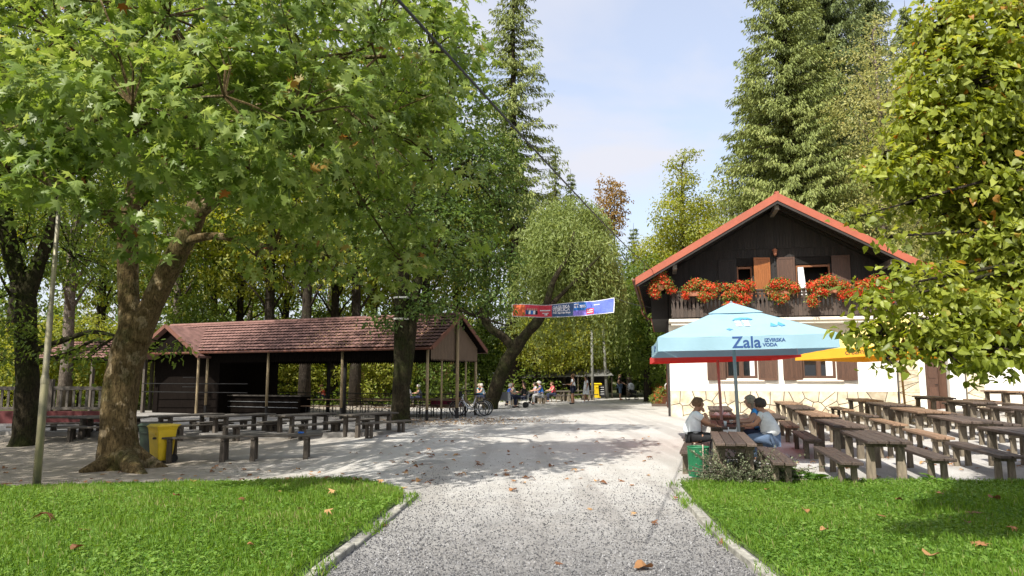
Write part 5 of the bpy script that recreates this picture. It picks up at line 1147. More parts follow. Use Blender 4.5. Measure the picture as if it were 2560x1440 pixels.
for k, (x, y, r, h) in enumerate(((-.08, -.06, .06, 3.0), (-.05, 1.05, .04, 2.6), (.12, 2.1, .075, 4.2), (-.05, 3.2, .04, 2.6), (-.06, 4.2, .06, 3.0), (-4.3, -.06, .06, 3.0), (-8.4, -.06, .06, 3.0), (-12.1, -.06, .06, 3.0), (-4.45, .3, .11, 2.9), (-4.3, 4.2, .07, 2.9), (-8.4, 4.2, .07, 2.9), (-6.9, 2.4, .06, 3.6))):
    dk = k in (8, 9, 10, 11); po = MB().tube([(x, y, .45 if not dk else -.1), (x, y, h)], r, 10).build('post', BPOST if dk else PPOST, pav, smooth=True)
    if not dk: MB().tube([(x, y, -.1), (x, y, .45)], r * 1.08, 10).build('post_foot', BPOST, po)
# railings at the back and in front of the dark wing
rl = thing('railing', 'dark iron railing along the rear of the pavilion', 'railing', PA, PR); b = MB()
for z in (.95, .55): b.tube([(-12, 4.75, z), (.2, 4.75, z)], .022, 6)
b.build('rail', IRON, rl)
for k in range(8): MB().tube([(-12 + k * 1.74, 4.75, 0), (-12 + k * 1.74, 4.75, .95)], .022, 6).build('post', IRON, rl)
# dark wing with its front gable
wing = thing('bar_wing', 'black timber bar wing with a small tiled gable left of the pavilion', 'building', PA, PR)
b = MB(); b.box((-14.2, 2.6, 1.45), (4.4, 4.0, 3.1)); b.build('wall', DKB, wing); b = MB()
def wz(x): return 4.22 - .66 * abs(x + 14.2)
for sgn in (-1, 1):
    e = -14.2 + sgn * 2.25; b.add([(-14.2, -.75, 4.22), (e, -.75, wz(e)), (e, 5, wz(e)), (-14.2, 5, 4.22), (-14.2, -.75, 4.12), (e, -.75, wz(e) - .1), (e, 5, wz(e) - .1), (-14.2, 5, 4.12)], [(0,1,2,3),(7,6,5,4),(0,4,5,1),(1,5,6,2),(2,6,7,3),(3,7,4,0)])
wr_ = b.build('roof', TILE, wing); b = MB(); b.prism([(-16.2, 2.85), (-12.2, 2.85), (-14.2, 4.1)], -.45, -.38); b.build('gable', DKB, wing)
for sgn in (-1, 1): MB().bar((-14.2, -.78, 4.2), (-14.2 + sgn * 2.28, -.78, wz(-14.2 + 2.28) - .02), .05, .16).build('verge_board', VERGE, wr_)
for x in (-12.2, -16.2): MB().tube([(x, -.5, 0), (x, -.5, 2.9)], .055, 8).build('post', PPOST, wing)
b = MB(); 
for z in (1.45, 1.05): b.tube([(-16.2, -.2, z), (-9.5, -.1, z)], .02, 6)
b.tube([(-13.4, -.28, 1.3), (-12.6, -.28, 1.3), (-12.6, -.28, 1.75), (-13.4, -.28, 1.75)], .018, 6); b.build('rail', IRON, wing)
cnt = thing('bar_counter', 'dark bar counter inside the pavilion', 'counter', PA, PR); MB().box((-9.9, 1.6, .42), (4.6, .7, .84)).build('cabinet', DKB, cnt, bevel=.01); MB().box((-9.9, 1.58, .88), (4.8, .9, .06)).build('worktop', WG, cnt, bevel=.01)
for z in (.35, .6): MB().tube([(-12.0, 1.2, z), (-7.7, 1.2, z)], .015, 6).build('foot_rail', CHM, cnt)
lw = thing('side_shelter', 'low tiled shelter to the left of the bar wing', 'building', PA, PR)
b = MB()
for sgn in (-1, 1):
    e = 2.1 + sgn * 2.0; b.add([(-25.5, 2.1, 3.75), (-17.4, 2.1, 3.75), (-17.4, e, 2.72), (-25.5, e, 2.72), (-25.5, 2.1, 3.65), (-17.4, 2.1, 3.65), (-17.4, e, 2.62), (-25.5, e, 2.62)], [(0,1,2,3),(7,6,5,4),(0,4,5,1),(1,5,6,2),(2,6,7,3),(3,7,4,0)])
lr_ = b.build('roof', DKB, lw); tiled(lr_, -25.5, -17.4, 2.1, 2.05, 3.78, .515)
for x in (-22.8, -20.6, -18.4, -16.7):
    for y in (.3, 3.9): MB().box((x, y, 1.3), (.15, .15, 2.7)).build('post', POSTD, lw)
# beer benches and tables in the court
BWD = mat('beer_table_wood', (.14, .085, .045), .55, .2, 6, .2, stretch=(.5, 5, 5))
def beer(lx, ly, label, bench=False, rz=0.0, H=.76):
    p = PA + Matrix.Rotation(PR, 3, 'Z') @ Vector((lx, ly, 0)); root = thing('beer_bench' if bench else 'beer_table', label, 'bench' if bench else 'table', p, PR + rz, 'folding beer benches in the pavilion' if bench else 'folding beer tables in the pavilion')
    W_, H_ = (.26, .47) if bench else (.62, H); MB().box((0, 0, H_ - .015), (2.1, W_, .03)).build('top', BWD, root, bevel=.005)
    for sx in (-1, 1): MB().tube([(sx * .75, -W_ * .38, 0), (sx * .75, -W_ * .38, H_ - .05), (sx * .75, W_ * .38, H_ - .05), (sx * .75, W_ * .38, 0)], .016, 6).build('leg_frame', IRON, root); MB().tube([(sx * .75, 0, .22), (sx * .35, 0, H_ - .05)], .012, 6).build('brace', IRON, root)
for k, (lx, ly, w_) in enumerate(((-6.2, 1.6, 'nearest the bar counter'), (-3.2, 1.7, 'in the middle of the pavilion'), (-1.0, 2.6, 'under the beige gable'), (-5.2, 3.5, 'by the rear railing'), (-2.4, 3.7, 'by the rear railing near the gable'))):
    beer(lx, ly, f'folding beer table {w_}')
    for sgn, s_ in ((-1, 'front'), (1, 'rear')): beer(lx, ly + sgn * .62, f'{s_} folding bench of the beer table {w_}', True)
p = gp(1108, 1038); tbl = thing('clothed_table', 'table with dark red cloth behind the bicycles', 'table', p + Vector((.1, .8, 0)), R(8)); MB().box((0, 0, .74), (1.6, .6, .04)).build('top', BWD, tbl); MB().box((0, -.31, .54), (1.6, .015, .38)).build('cloth', fab('dark_red_cloth', (.16, .015, .035)), tbl)
for sx in (-1, 1): MB().tube([(sx * .65, 0, 0), (sx * .65, 0, .72)], .02, 6).build('leg', IRON, tbl)
b_ = thing('beer_bench', 'pale folding bench in front of the dark red cloth', 'bench', p + Vector((-.1, .15, 0)), R(8), 'folding beer benches in the pavilion'); MB().box((0, 0, .46), (1.9, .26, .03)).build('top', BWD, b_)
for sx in (-1, 1): MB().tube([(sx * .7, -.1, 0), (sx * .7, -.1, .44), (sx * .7, .1, .44), (sx * .7, .1, 0)], .016, 6).build('leg_frame', IRON, b_)
# red wall and timber fence on the far left
RW = mat('red_wall_paint', (.085, .016, .016), .85, .25, 4, .3); lw_ = MB(); lw_.box((-19.2, 27.6, .1), (9.4, .35, .8)); tag(lw_.build('low_wall', RW, None, bevel=.01), 'low dark red wall at the far left behind the plane tree', 'wall')
fe = thing('timber_fence', 'weathered timber fence with balusters on top of the red wall', 'fence', (-19.2, 27.6, .50)); MB().box((0, 0, .86), (9.4, .10, .14)).build('top_rail', WG, fe); MB().box((0, 0, .10), (9.4, .10, .10)).build('bottom_rail', WG, fe); bl_ = MB().box((0, 0, .47), (.09, .035, .64)).mesh('baluster', WG)
for k in range(38): link('baluster', bl_, fe, (-4.6 + k * .25, 0, 0))
for k in range(4): MB().box((-4.6 + k * 3.06, 0, .6), (.16, .16, 1.2)).build('post', POSTD, fe)
# huts in the wood
hut = thing('log_hut', 'low hut with tan shingle roof seen through the pavilion', 'hut', (-8.6, 52, 0), R(-8)); MB().box((0, 1.6, .9), (7.2, 3.0, 1.9)).build('wall', mat('pale_plank_wall', (.30, .21, .17), .85, .2, 5, stretch=(5, 5, .5)), hut)
b = MB(); SHG = mat('tan_shingle', (.42, .23, .09), .8, .3, 4, .3, col2=(.50, .30, .13), objrand=.15)
b.add([(-4.2, -.9, 1.55), (4.2, -.9, 1.55), (4.2, 1.6, 3.2), (-4.2, 1.6, 3.2), (-4.2, 4.0, 1.55), (4.2, 4.0, 1.55)], [(0,1,2,3),(3,2,5,4),(0,3,4),(1,5,2)]); hr2 = b.build('roof', BPOST, hut)
for k in range(9):
    y = -.9 + 2.5 * k / 9; z = 1.58 + 1.65 * k / 9; MB().box((0, y + .16, z + .10), (8.4, .36, .03), (math.atan2(1.65, 2.5) - .06, 0, 0)).build('shingle_course', SHG, hr2)
MB().box((1.5, .06, .8), (3.6, .06, 1.0)).build('dark_opening', BPOST, hut)
she = thing('tarp_shelter', 'dark shelter with grey canvas roof behind the far benches', 'shelter', at(1395, 1000, 58.0) * 1 - Vector((0, 0, at(1395, 1000, 58.0).z)), R(4))
MB().add([(-4.2, -1.6, 1.75), (4.2, -1.6, 1.95), (4.2, 1.5, 2.7), (-4.2, 1.5, 2.6), (-4.2, -1.6, 1.72), (4.2, -1.6, 1.92), (4.2, 1.5, 2.66), (-4.2, 1.5, 2.56)], [(0,1,2,3),(7,6,5,4),(0,4,5,1),(1,5,6,2),(2,6,7,3),(3,7,4,0)]).build('roof', mat('grey_tarp', (.16, .16, .15), .8, .2, 3), she); MB().box((0, 1.5, 1.2), (8.4, .1, 2.5)).build('rear_wall', BPOST, she)
for x in (-4.1, -1.4, 1.4, 4.1): MB().tube([(x, -1.5, 0), (x, -1.5, 1.8)], .05, 6).build('post', POST, she)

# ------------------------------------------------------------------ trees
LP_C = leaf_mat('plane_leaf', (.065, .112, .018), (.155, .235, .042), (.29, .36, .11), (.30, .13, .03), .985, trans=.48, rough=.42)
LP_S = leaf_mat('plane_leaf_single', (.08, .13, .02), (.155, .235, .044), (.27, .345, .10), (.16, .22, .04), .97, trans=.48, rough=.42, single=True)
LL_C = leaf_mat('linden_leaf', (.085, .115, .014), (.22, .27, .034), (.38, .42, .09), (.42, .22, .05), .93, trans=.48, rough=.42)
LL_S = leaf_mat('linden_leaf_single', (.10, .13, .016), (.23, .28, .036), (.38, .42, .09), (.42, .22, .05), .94, trans=.48, rough=.42, single=True)
L_MID = leaf_mat('leaf_mid', (.055, .095, .014), (.11, .175, .026), (.20, .26, .05), (.26, .24, .05), .96, trans=.48)
L_DRK = leaf_mat('leaf_dark', (.036, .072, .014), (.075, .135, .025), (.14, .20, .042), (.18, .19, .04), .97, trans=.42)
L_YEL = leaf_mat('leaf_yellow_green', (.13, .17, .018), (.25, .29, .035), (.38, .38, .08), (.40, .30, .06), .95, trans=.5)
L_PAL = leaf_mat('leaf_pale', (.20, .22, .06), (.33, .34, .11), (.44, .43, .17), (.36, .28, .08), .96, trans=.48)
L_ORG = leaf_mat('leaf_orange', (.16, .11, .03), (.27, .17, .04), (.34, .25, .07), trans=.45)
L_WIL = leaf_mat('leaf_willow', (.12, .165, .038), (.21, .27, .075), (.31, .37, .13), trans=.45)
L_SPR = leaf_mat('spruce_needle', (.105, .140, .034), (.20, .245, .062), (.31, .345, .11), (.14, .12, .06), .97, trans=.22, rough=.6)
L_SPD = leaf_mat('spruce_needle_dark', (.08, .115, .034), (.145, .185, .058), (.22, .26, .09), trans=.2, rough=.6)

def hero_tree(name, label, root_loc, trunk_paths, lobes, ncl, per, spread, size, tm, mc, bark, seed, shell=.55, single=0, ms=None, limb_from=None, limb_r=.09, zs=.8, droop=.5, twig=True, flat=.5, up=.65, out=.65):
    g = np.random.default_rng(seed); r = random.Random(seed); root = thing(name, label, 'tree', root_loc); o0 = Vector(root_loc)
    b = MB()
    for path, rs in trunk_paths: b.rtube([Vector(p) - o0 for p in path], rs, 18)
    if limb_from:
        for c, rr in lobes:
            st = min(limb_from, key=lambda q: (Vector(q) - Vector(c)).length); limb_tubes(b, Vector(st) - o0, [Vector(c) - o0], limb_r * (.6 + .5 * r.random()), r)
    pos, nrm, do, ct, cc = crown(g, lobes, ncl, per, spread, shell, flat, up, zs, out)
    b.build('trunk', bark, root, smooth=True)
    if twig:
        tw = MB(); L = np.array([(*c, q) for c, q in lobes])
        for c in cc[:: max(1, len(cc) // 420)]:
            j = int(np.argmin(np.linalg.norm(L[:, :3] - c, axis=1))); s_ = Vector(L[j, :3]); e = Vector(c); m_ = s_.lerp(e, .5) + Vector((r.uniform(-.1, .1), r.uniform(-.1, .1), .06 * (e - s_).length)); tw.tube([s_ - o0, m_ - o0, e - o0], [.022, .014, .006], 4, False)
        tw.build('branches', bark, root)['kind'] = 'stuff'
    N = len(pos); tip = do * .6 + g.normal(size=(N, 3)) * .6; tip[:, 2] -= droop; Rm = frames(nrm, tip); sz = size[0] + (size[1] - size[0]) * g.random(N)
    tint = np.clip(.55 * ct + .45 * g.random(N), 0, 1); tint = np.where(g.random(N) < .004, .99, np.minimum(tint, .975))
    lead = np.ones(N, bool)
    if single:
        d = np.linalg.norm(pos - np.array([0, 0, CAMZ]), axis=1); cp, sp_ = math.cos(PITCH), math.sin(PITCH); yy = pos[:, 1] * cp + (pos[:, 2] - CAMZ) * sp_; zz = -pos[:, 1] * sp_ + (pos[:, 2] - CAMZ) * cp
        px = 1280 + FPX * pos[:, 0] / yy; pyy = 720 - FPX * zz / yy; vis = (px > 0) & (px < 2560) & (pyy > 0) & (pyy < 1440)
        order = np.argsort(np.where(vis, d, 1e9) / sz); pick = []; seen = {}
        for i in order:                                              # the front-most leaves, spread over the picture
            key = (int(px[i] // 60), int(pyy[i] // 60))
            if vis[i] and seen.get(key, 0) < 3: seen[key] = seen.get(key, 0) + 1; pick.append(i)
            if len(pick) >= single: break
        lm = MB().add(tm[0].tolist(), tm[1]).mesh('leaf', ms)
        for i in pick:
            lead[i] = False; o = bpy.data.objects.new('leaf', lm); C.objects.link(o); o.parent = root
            M = Matrix((Rm[i] * np.array([r.uniform(.7, 1.08), 1, r.uniform(-.6, 2.4)])).tolist()).to_4x4(); M.translation = Vector(pos[i]) - o0; o.matrix_local = M @ Matrix.Scale(float(sz[i]), 4)
    me = leaf_mesh('crown', tm, (pos - np.array(o0))[lead], Rm[lead], sz[lead], tint[lead], mc); cr = link('crown', me, root); cr['kind'] = 'stuff'
    return root
def L(*lst): return [(tuple(at(u, v, Y)), r) for u, v, Y, r in lst]
# the big plane tree
P0 = gp(303, 1170); Yp = P0.y
def T(*pts): return ([at(u, v, Yp + dy) for u, v, dy, r in pts], [r for u, v, dy, r in pts])
trk = [T((300, 1185, 0, .68), (299, 1150, 0, .52), (297, 1110, 0, .44), (296, 1040, 0, .395), (304, 960, 0, .39), (322, 880, 0, .40), (345, 815, 0, .40), (350, 780, 0, .26)),
       T((330, 860, .05, .29), (324, 770, .05, .25), (320, 680, .05, .235), (322, 560, .1, .23), (345, 430, .2, .17), (380, 290, .4, .11), (400, 150, .5, .07)),
       T((345, 850, -.1, .31), (372, 780, -.15, .28), (405, 710, -.2, .265), (445, 630, -.3, .255), (492, 530, -.4, .235), (485, 430, -.4, .21), (470, 320, -.3, .15), (480, 180, -.3, .10)),
       T((470, 560, -.4, .20), (560, 480, -.9, .15), (680, 420, -1.6, .12), (820, 350, -2.4, .08)), T((480, 470, -.4, .16), (560, 400, -1.6, .12), (640, 300, -3.2, .09), (720, 210, -4.5, .06)), T((480, 400, -.4, .14), (400, 340, -2.2, .10), (330, 300, -4, .07)), T((322, 600, 0, .14), (230, 500, -1.4, .10), (120, 440, -3.0, .06)), T((440, 610, -.3, .13), (540, 590, -.7, .09), (680, 620, -1.2, .06)),
       T((310, 1120, 0, .30), (255, 1165, -.5, .20), (200, 1182, -.9, .07)), T((300, 1120, 0, .3), (335, 1172, -.7, .2), (365, 1190, -1.1, .06)), T((305, 1120, 0, .3), (372, 1158, .1, .2), (420, 1172, .2, .05))]
PLOB = L((150, 90, 12, 2.2), (420, 40, 10.5, 2.0), (700, 60, 10.5, 2.2), (930, 110, 11.5, 1.75), (1080, 130, 12.5, .95), (1120, 250, 12.5, .75), (1085, 400, 12.8, .9), (1035, 540, 13.0, .75), (930, 330, 11.5, 1.5), (740, 290, 9.8, 1.2), (560, 240, 9.0, 1.2), (330, 260, 8.8, 1.2), (120, 300, 9, 1.2), (20, 420, 9, .7),
    (130, 470, 8.2, .42), (340, 540, 9.2, .62), (230, 420, 9, .55), (430, 430, 9.2, .55), (620, 420, 9.8, .8), (780, 470, 11.5, 1.0), (900, 520, 12.5, 1.0), (1010, 660, 13.2, .65), (1090, 620, 13.5, .6), (640, 640, 14.5, .6), (820, 640, 15.5, .8), (720, 540, 15, 1.2), (500, 330, 14, 1.8),
    (200, -150, 19, 3.2), (600, -100, 19, 2.4), (1060, 20, 15.5, 1.2), (700, 150, 17, 3.2), (900, 300, 17, 2.0), (250, 200, 18, 3.0), (-150, 150, 12, 2.6))
hero_tree('plane_tree', 'huge plane tree with forked mottled trunk beside the yellow bin', P0, trk, PLOB, 2350, 14, .20, (.11, .21), PLANE, LP_C, BARKP, 21, .58, 300, LP_S, [at(485, 430, Yp - .4), at(820, 350, Yp - 2.4), at(720, 210, Yp - 4.5), at(330, 300, Yp - 4), at(120, 440, Yp - 3), at(345, 430, Yp), at(400, 150, Yp), at(680, 620, Yp - 1.2)], .07)
# linden overhanging from the side
P1 = Vector((8.6, 7.4, gzf(8.6, 7.4)))
LLOB = L((2500, 60, 7, .75), (2420, 230, 6.8, .62), (2340, 330, 6.8, .42), (2260, 430, 6.7, .28), (2180, 455, 6.6, .16), (2470, 430, 7, .62), (2420, 500, 6.8, .22), (2470, 620, 6.9, .42), (2340, 720, 6.5, .26), (2235, 715, 6.4, .18), (2410, 790, 6.6, .38), (2290, 810, 6.4, .22), (2200, 830, 6.4, .17), (2500, 760, 7, .6), (2480, 870, 6.5, .32), (2360, 870, 6.4, .24), (2230, 590, 6.5, .09), (2330, 545, 6.9, .24), (2410, 590, 6.9, .30), (2265, 510, 6.8, .18), (2500, 520, 7.0, .45), (2350, 430, 6.9, .32), (2210, 400, 6.8, .14), (2280, 330, 6.9, .2), (2310, 150, 7.0, .22), (2190, 760, 6.4, .17), (2150, 840, 6.4, .10), (2240, 880, 6.4, .18), (2420, 120, 6.9, .5), (2350, 60, 7, .3), (2310, 250, 6.8, .24), (2150, 540, 6.5, .08), (2450, 330, 6.9, .5), (2530, 820, 6.6, .4), (2560, 300, 7.2, .9), (2560, 560, 7.2, .8),
    (2720, 200, 7.6, 1.4), (2760, 600, 7.6, 1.3), (2560, -120, 7.4, .8), (2900, 850, 7.6, .9))
hero_tree('linden_tree', 'linden with yellowing heart-shaped leaves hanging in front of the house', P1, [([P1 - Vector((0, 0, .2)), P1 + Vector((0, 0, 1.2)), P1 + Vector((-.1, 0, 3)), P1 + Vector((-.3, 0, 5.5))], [.32, .26, .22, .13])], LLOB, 4600, 11, .095, (.042, .09), HEART, LL_C, BARK, 22, .35, 300, LL_S, [P1 + Vector((-.05, 0, 1.9)), P1 + Vector((-.1, 0, 3)), P1 + Vector((-.2, 0, 4.2)), P1 + Vector((-.3, 0, 5.4))], .05, 1.0, .7, flat=.4, up=.7, out=.65)
# dark twin-trunk tree before the pavilion
P3 = gp(1000, 1058); Yt = P3.y
def T3(*pts): return ([at(u, v, Yt + dy) for u, v, dy, r in pts], [r for u, v, dy, r in pts])
t3 = hero_tree('maple_tree', 'dark twin-trunk maple with two white bands in front of the pavilion', P3, [T3((1000, 1066, 0, .50), (1001, 1040, 0, .38), (1003, 960, 0, .33), (1005, 860, 0, .31), (1006, 720, 0, .27), (1020, 560, .2, .2), (1050, 400, .4, .14)), T3((1010, 960, .1, .26), (1024, 860, .1, .24), (1036, 740, .1, .21), (1075, 580, .2, .16), (1140, 420, .4, .1)), T3((1030, 780, 0, .10), (1100, 760, -.2, .08), (1190, 790, -.3, .05), (1270, 815, -.3, .03))],
    L((1120, 290, 29, 2.4), (1170, 440, 29, 2.3), (1130, 600, 28.5, 2.2), (1230, 400, 31, 1.5), (1250, 520, 31, 1.4), (1220, 660, 29.5, 1.4), (1010, 560, 29, 2.6), (1060, 760, 27.5, .8), (1160, 775, 28, .7), (1240, 745, 28.5, .8), (960, 790, 27.8, .6), (1060, 130, 30, 2.4), (900, 350, 31, 3.0)), 3600, 8, .30, (.13, .22), OVAL, L_DRK, BARKM, 23, .55, limb_from=[at(1050, 400, Yt), at(1140, 420, Yt), at(1036, 740, Yt), at(1075, 580, Yt), at(1190, 790, Yt - .3)], limb_r=.08)
for v in (745, 798): c = at(1004, v, Yt) - P3; MB().lathe([(.315, -.035), (.325, -.03), (.325, .03), (.315, .035)], c, 16).build('white_band', mat('white_enamel', (.7, .7, .7), .5), t3)
# willow with the leaning trunk
P4 = gp(1226, 1023); Yw = P4.y
def T4(*pts): return ([at(u, v, Yw + dy) for u, v, dy, r in pts], [r for u, v, dy, r in pts])
wil = thing('willow_tree', 'leaning pollard willow with drooping grey-green foliage beyond the bicycles', 'tree', P4); b = MB()
for path, rs in (T4((1220, 1032, 0, .85), (1228, 1008, 0, .70), (1244, 960, 0, .64), (1266, 905, 0, .62), (1292, 866, 0, .66), (1305, 846, 0, .5)), T4((1285, 872, 0, .5), (1258, 842, 0, .42), (1228, 822, 0, .38), (1212, 795, 0, .42), (1214, 765, 0, .34), (1235, 738, 0, .2), (1262, 700, 0, .1)), T4((1298, 862, 0, .52), (1318, 832, 0, .46), (1342, 806, 0, .50), (1362, 770, .2, .35), (1385, 700, .6, .26), (1420, 640, 1.2, .16), (1435, 580, 1.6, .08)), T4((1350, 790, .1, .3), (1420, 720, .8, .18), (1500, 640, 1.4, .1)), T4((1214, 790, 0, .16), (1250, 775, .2, .12), (1310, 778, .4, .06))): b.rtube([p - P4 for p in path], [q * .58 for q in rs], 16)
b.build('trunk', BARKM, wil, smooth=True)
def willow(g):
    lob = np.array([(*c, r) for c, r in L((1390, 620, 42, 2.1), (1450, 640, 43, 2.2), (1425, 560, 44, 2.0), (1495, 690, 43, 1.4), (1350, 680, 41.5, 1.7), (1420, 690, 41.5, 1.9), (1525, 720, 43, .9), (1475, 560, 44, 1.2), (1370, 560, 43, 1.3))]); S = 2000; li = g.choice(len(lob), S, p=lob[:, 3] ** 2 / (lob[:, 3] ** 2).sum()); d = sphere_dirs(g, S); d[:, 2] = np.abs(d[:, 2]) * .9 + .05
    st = lob[li, :3] + d * lob[li, 3:4] * (.75 + .3 * g.random((S, 1))); K = 17; ln = 1.2 + 4.4 * g.random(S) ** 1.3; t = np.linspace(0, 1, K); dr = np.stack([d[:, 0] * .45, d[:, 1] * .45, 0 * d[:, 0]], 1) + g.normal(size=(S, 3)) * .08
    pos = st[:, None, :] + dr[:, None, :] * (np.sqrt(t)[None, :, None]) * 1.0; pos[:, :, 2] -= ln[:, None] * t[None, :] ** 1.2; pos = pos.reshape(-1, 3) + g.normal(size=(S * K, 3)) * .045; N = len(pos)
    tip = g.normal(size=(N, 3)) * .5; tip[:, 2] -= 1.0; tint = np.clip(np.repeat(g.random(S), K) * .6 + g.random(N) * .4, 0, 1)
    me = leaf_mesh('crown', tmpl_diamond(.13), pos - np.array(P4), frames(g.normal(size=(N, 3)), tip), .22 + .14 * g.random(N), tint, L_WIL); link('crown', me, wil)['kind'] = 'stuff'
willow(np.random.default_rng(24))
# shaded tree at the far left
P2 = gp(60, 1112); Yd = P2.y
def T2(*pts): return ([at(u, v, Yd + dy) for u, v, dy, r in pts], [r for u, v, dy, r in pts])
hero_tree('beech_tree', 'dark shaded tree with forked trunk behind the lamp post', P2, [T2((56, 1122, 0, .48), (62, 1090, 0, .35), (68, 980, 0, .31), (66, 860, 0, .30), (60, 730, 0, .30), (30, 640, 0, .24), (8, 520, 0, .24), (-10, 380, 0, .15)), T2((62, 760, 0, .26), (85, 690, 0, .22), (120, 600, 0, .17), (140, 520, 0, .12), (170, 400, 0, .06)), T2((80, 880, 0, .10), (160, 850, -.8, .08), (230, 830, -1.6, .06), (300, 842, -2.2, .03)), T2((80, 910, 0, .09), (180, 880, -.6, .06), (240, 850, -1.0, .04), (285, 875, -1.4, .02))],
    L((110, 860, 20.5, 1.1), (250, 870, 19.5, .9), (430, 865, 19, .6), (200, 900, 20, .8), (30, 800, 21, 1.2), (60, 600, 22, 2.2), (180, 640, 23, 2.0), (-60, 500, 21, 2.8), (120, 420, 23, 3.0), (20, 900, 22, 1.0), (-80, 780, 20, 1.6), (40, 250, 22, 3.2), (160, 120, 24, 3.4), (-40, 60, 22, 3.6), (60, -120, 23, 3.2), (280, 330, 25, 2.6), (330, 130, 26, 3.0)), 2600, 8, .26, (.10, .18), OVAL, L_MID, BARKM, 25, .35, zs=.55, limb_from=[at(300, 842, Yd - 2.2), at(60, 730, Yd), at(140, 520, Yd), at(-10, 380, Yd), at(66, 860, Yd)], limb_r=.05)

def deciduous(label, loc, h, bh, cr, m, seed, n=9000, leaf=(.16, .28), bark=BARK, tr=.22, name='broadleaf_tree', group=None, cone=.0, tm=OVAL, per=9, lean=0.0, trunks=1):
    g = np.random.default_rng(seed); r = random.Random(seed); root = thing(name, label, 'tree', loc, 0, group); b = MB(); lobes = []; k = 9 + int(h / 2)
    for i in range(k):
        f = i / (k - 1); z = bh + (h - bh) * (.08 + .86 * f); rr = cr * (1 - cone * f) * (.62 if f > .85 else 1) * math.sin(math.pi * (.18 + .72 * (f * .9 + .05))) ** .5
        a = i * 2.4 + r.uniform(-.5, .5); d = rr * r.uniform(.35, .72); lobes.append(((d * math.cos(a) + lean * f, d * math.sin(a), z), max(.6, rr * r.uniform(.42, .66))))
    for t_ in range(trunks):
        o = (t_ - (trunks - 1) / 2) * .9; b.tube([(o, 0, -.3), (o * 1.1, .02, h * .15), (o * 1.3 + r.uniform(-.2, .2), .1, h * .4), (lean * .5 + o * 1.2 + r.uniform(-.3, .3), 0, h * .7), (lean * .9 + o, 0, h * .93)], [tr * 1.35, tr, tr * .8, tr * .5, tr * .15], 10)
    for c, rr in lobes[::1]: limb_tubes(b, (lean * .3, 0, max(bh * .8, c[2] - rr * 1.4)), [c], tr * .3, r, 5)
    b.build('trunk', bark, root, smooth=True)
    pos, nrm, do, ct, cc = crown(g, lobes, n // per, per, .10 * cr ** .7 + .08, .5, .45); N = len(pos); tip = do * .5 + g.normal(size=(N, 3)) * .6; tip[:, 2] -= .5
    tint = np.clip(.6 * ct + .4 * g.random(N), 0, 1)
    me = leaf_mesh('crown', tm, pos, frames(nrm, tip), leaf[0] + (leaf[1] - leaf[0]) * g.random(N), tint, m); link('crown', me, root)['kind'] = 'stuff'
    return root
def spruce(label, loc, h, rad_, m, seed, dens_=1.0, bh=.06, name='spruce_tree', thin=1.0, group=None):
    g = np.random.default_rng(seed); root = thing(name, label, 'tree', loc, 0, group)
    b = MB(); b.tube([(0, 0, -.3), (.05, 0, h * .3), (0, .05, h * .7), (0, 0, h)], [h * .013, h * .010, h * .005, .015], 10); P = []; D = []; Tn = []
    z = h * bh
    while z < h * .985:
        f = z / h; Rr = rad_ * (1 - f) ** .82 + .25; nb = max(4, int((6 + 3 * (1 - f)) * dens_))
        for k in range(nb):
            a = g.random() * 6.283; ln = Rr * (.62 + .5 * g.random()); K = max(3, int(ln * 4.6)); t = (np.arange(K) + .6) / K; ca, sa = math.cos(a), math.sin(a)
            zz = z - .30 * ln * t + .16 * ln * t ** 2.5 + .02 * g.random()
            if k % 2 == 0 and ln > .8: b.tube([(0, 0, z), (ca * ln * .5, sa * ln * .5, z - .30 * ln * .5 + .03 * ln), (ca * ln * .97, sa * ln * .97, z - .15 * ln)], [.05 * (1 - f) + .012, .03 * (1 - f) + .008, .006], 4, False)
            tt = g.random()
            for q in range(7):
                wd = .10 + .30 * ln * .25; lat = (g.random(K) - .5) * 2 * wd * (1 - t * .6) * thin; p = np.stack([ca * ln * t - sa * lat, sa * ln * t + ca * lat, zz - .10 * np.abs(lat) - .03 * q], 1) + g.normal(size=(K, 3)) * .05
                dn = .55 + .9 * g.random(K); d = np.stack([ca * .8 - sa * lat * 1.5 + g.normal(size=K) * .25, sa * .8 + ca * lat * 1.5 + g.normal(size=K) * .25, -dn], 1); P.append(p); D.append(d); Tn.append(np.clip(tt * .5 + .5 * g.random(K) * (.4 + .6 * t), 0, 1))
        z += (.34 + .10 * (1 - f)) * (1.0 if dens_ >= 1 else 1.5)
    P = np.concatenate(P); D = np.concatenate(D); Tn = np.concatenate(Tn); N = len(P); nr = g.normal(size=(N, 3)) * .5; nr[:, 2] += .5
    b.build('trunk', BARKL if dens_ < .9 else BARK, root, smooth=True)
    me = leaf_mesh('crown', tmpl_diamond(.16), P, frames(nr + np.stack([P[:, 0], P[:, 1], 0 * P[:, 0]], 1) / (np.hypot(P[:, 0], P[:, 1])[:, None] + .1) * .8, D), .20 + .24 * g.random(N), Tn, m); link('crown', me, root)['kind'] = 'stuff'
    return root
def gxy(u, Y): p = at(u, 945, Y); return Vector((p.x, Y, gzf(p.x, Y)))
def top_h(v, Y): return at(1280, v, Y).z
spruce('tallest dense spruce rising directly behind the house', gxy(2005, 50), 38, 8.2, L_SPR, 31, 1.25)
spruce('dark spruce to the right behind the house, half hidden by linden leaves', gxy(2120, 58), 45, 8.6, L_SPD, 32, 1.2)
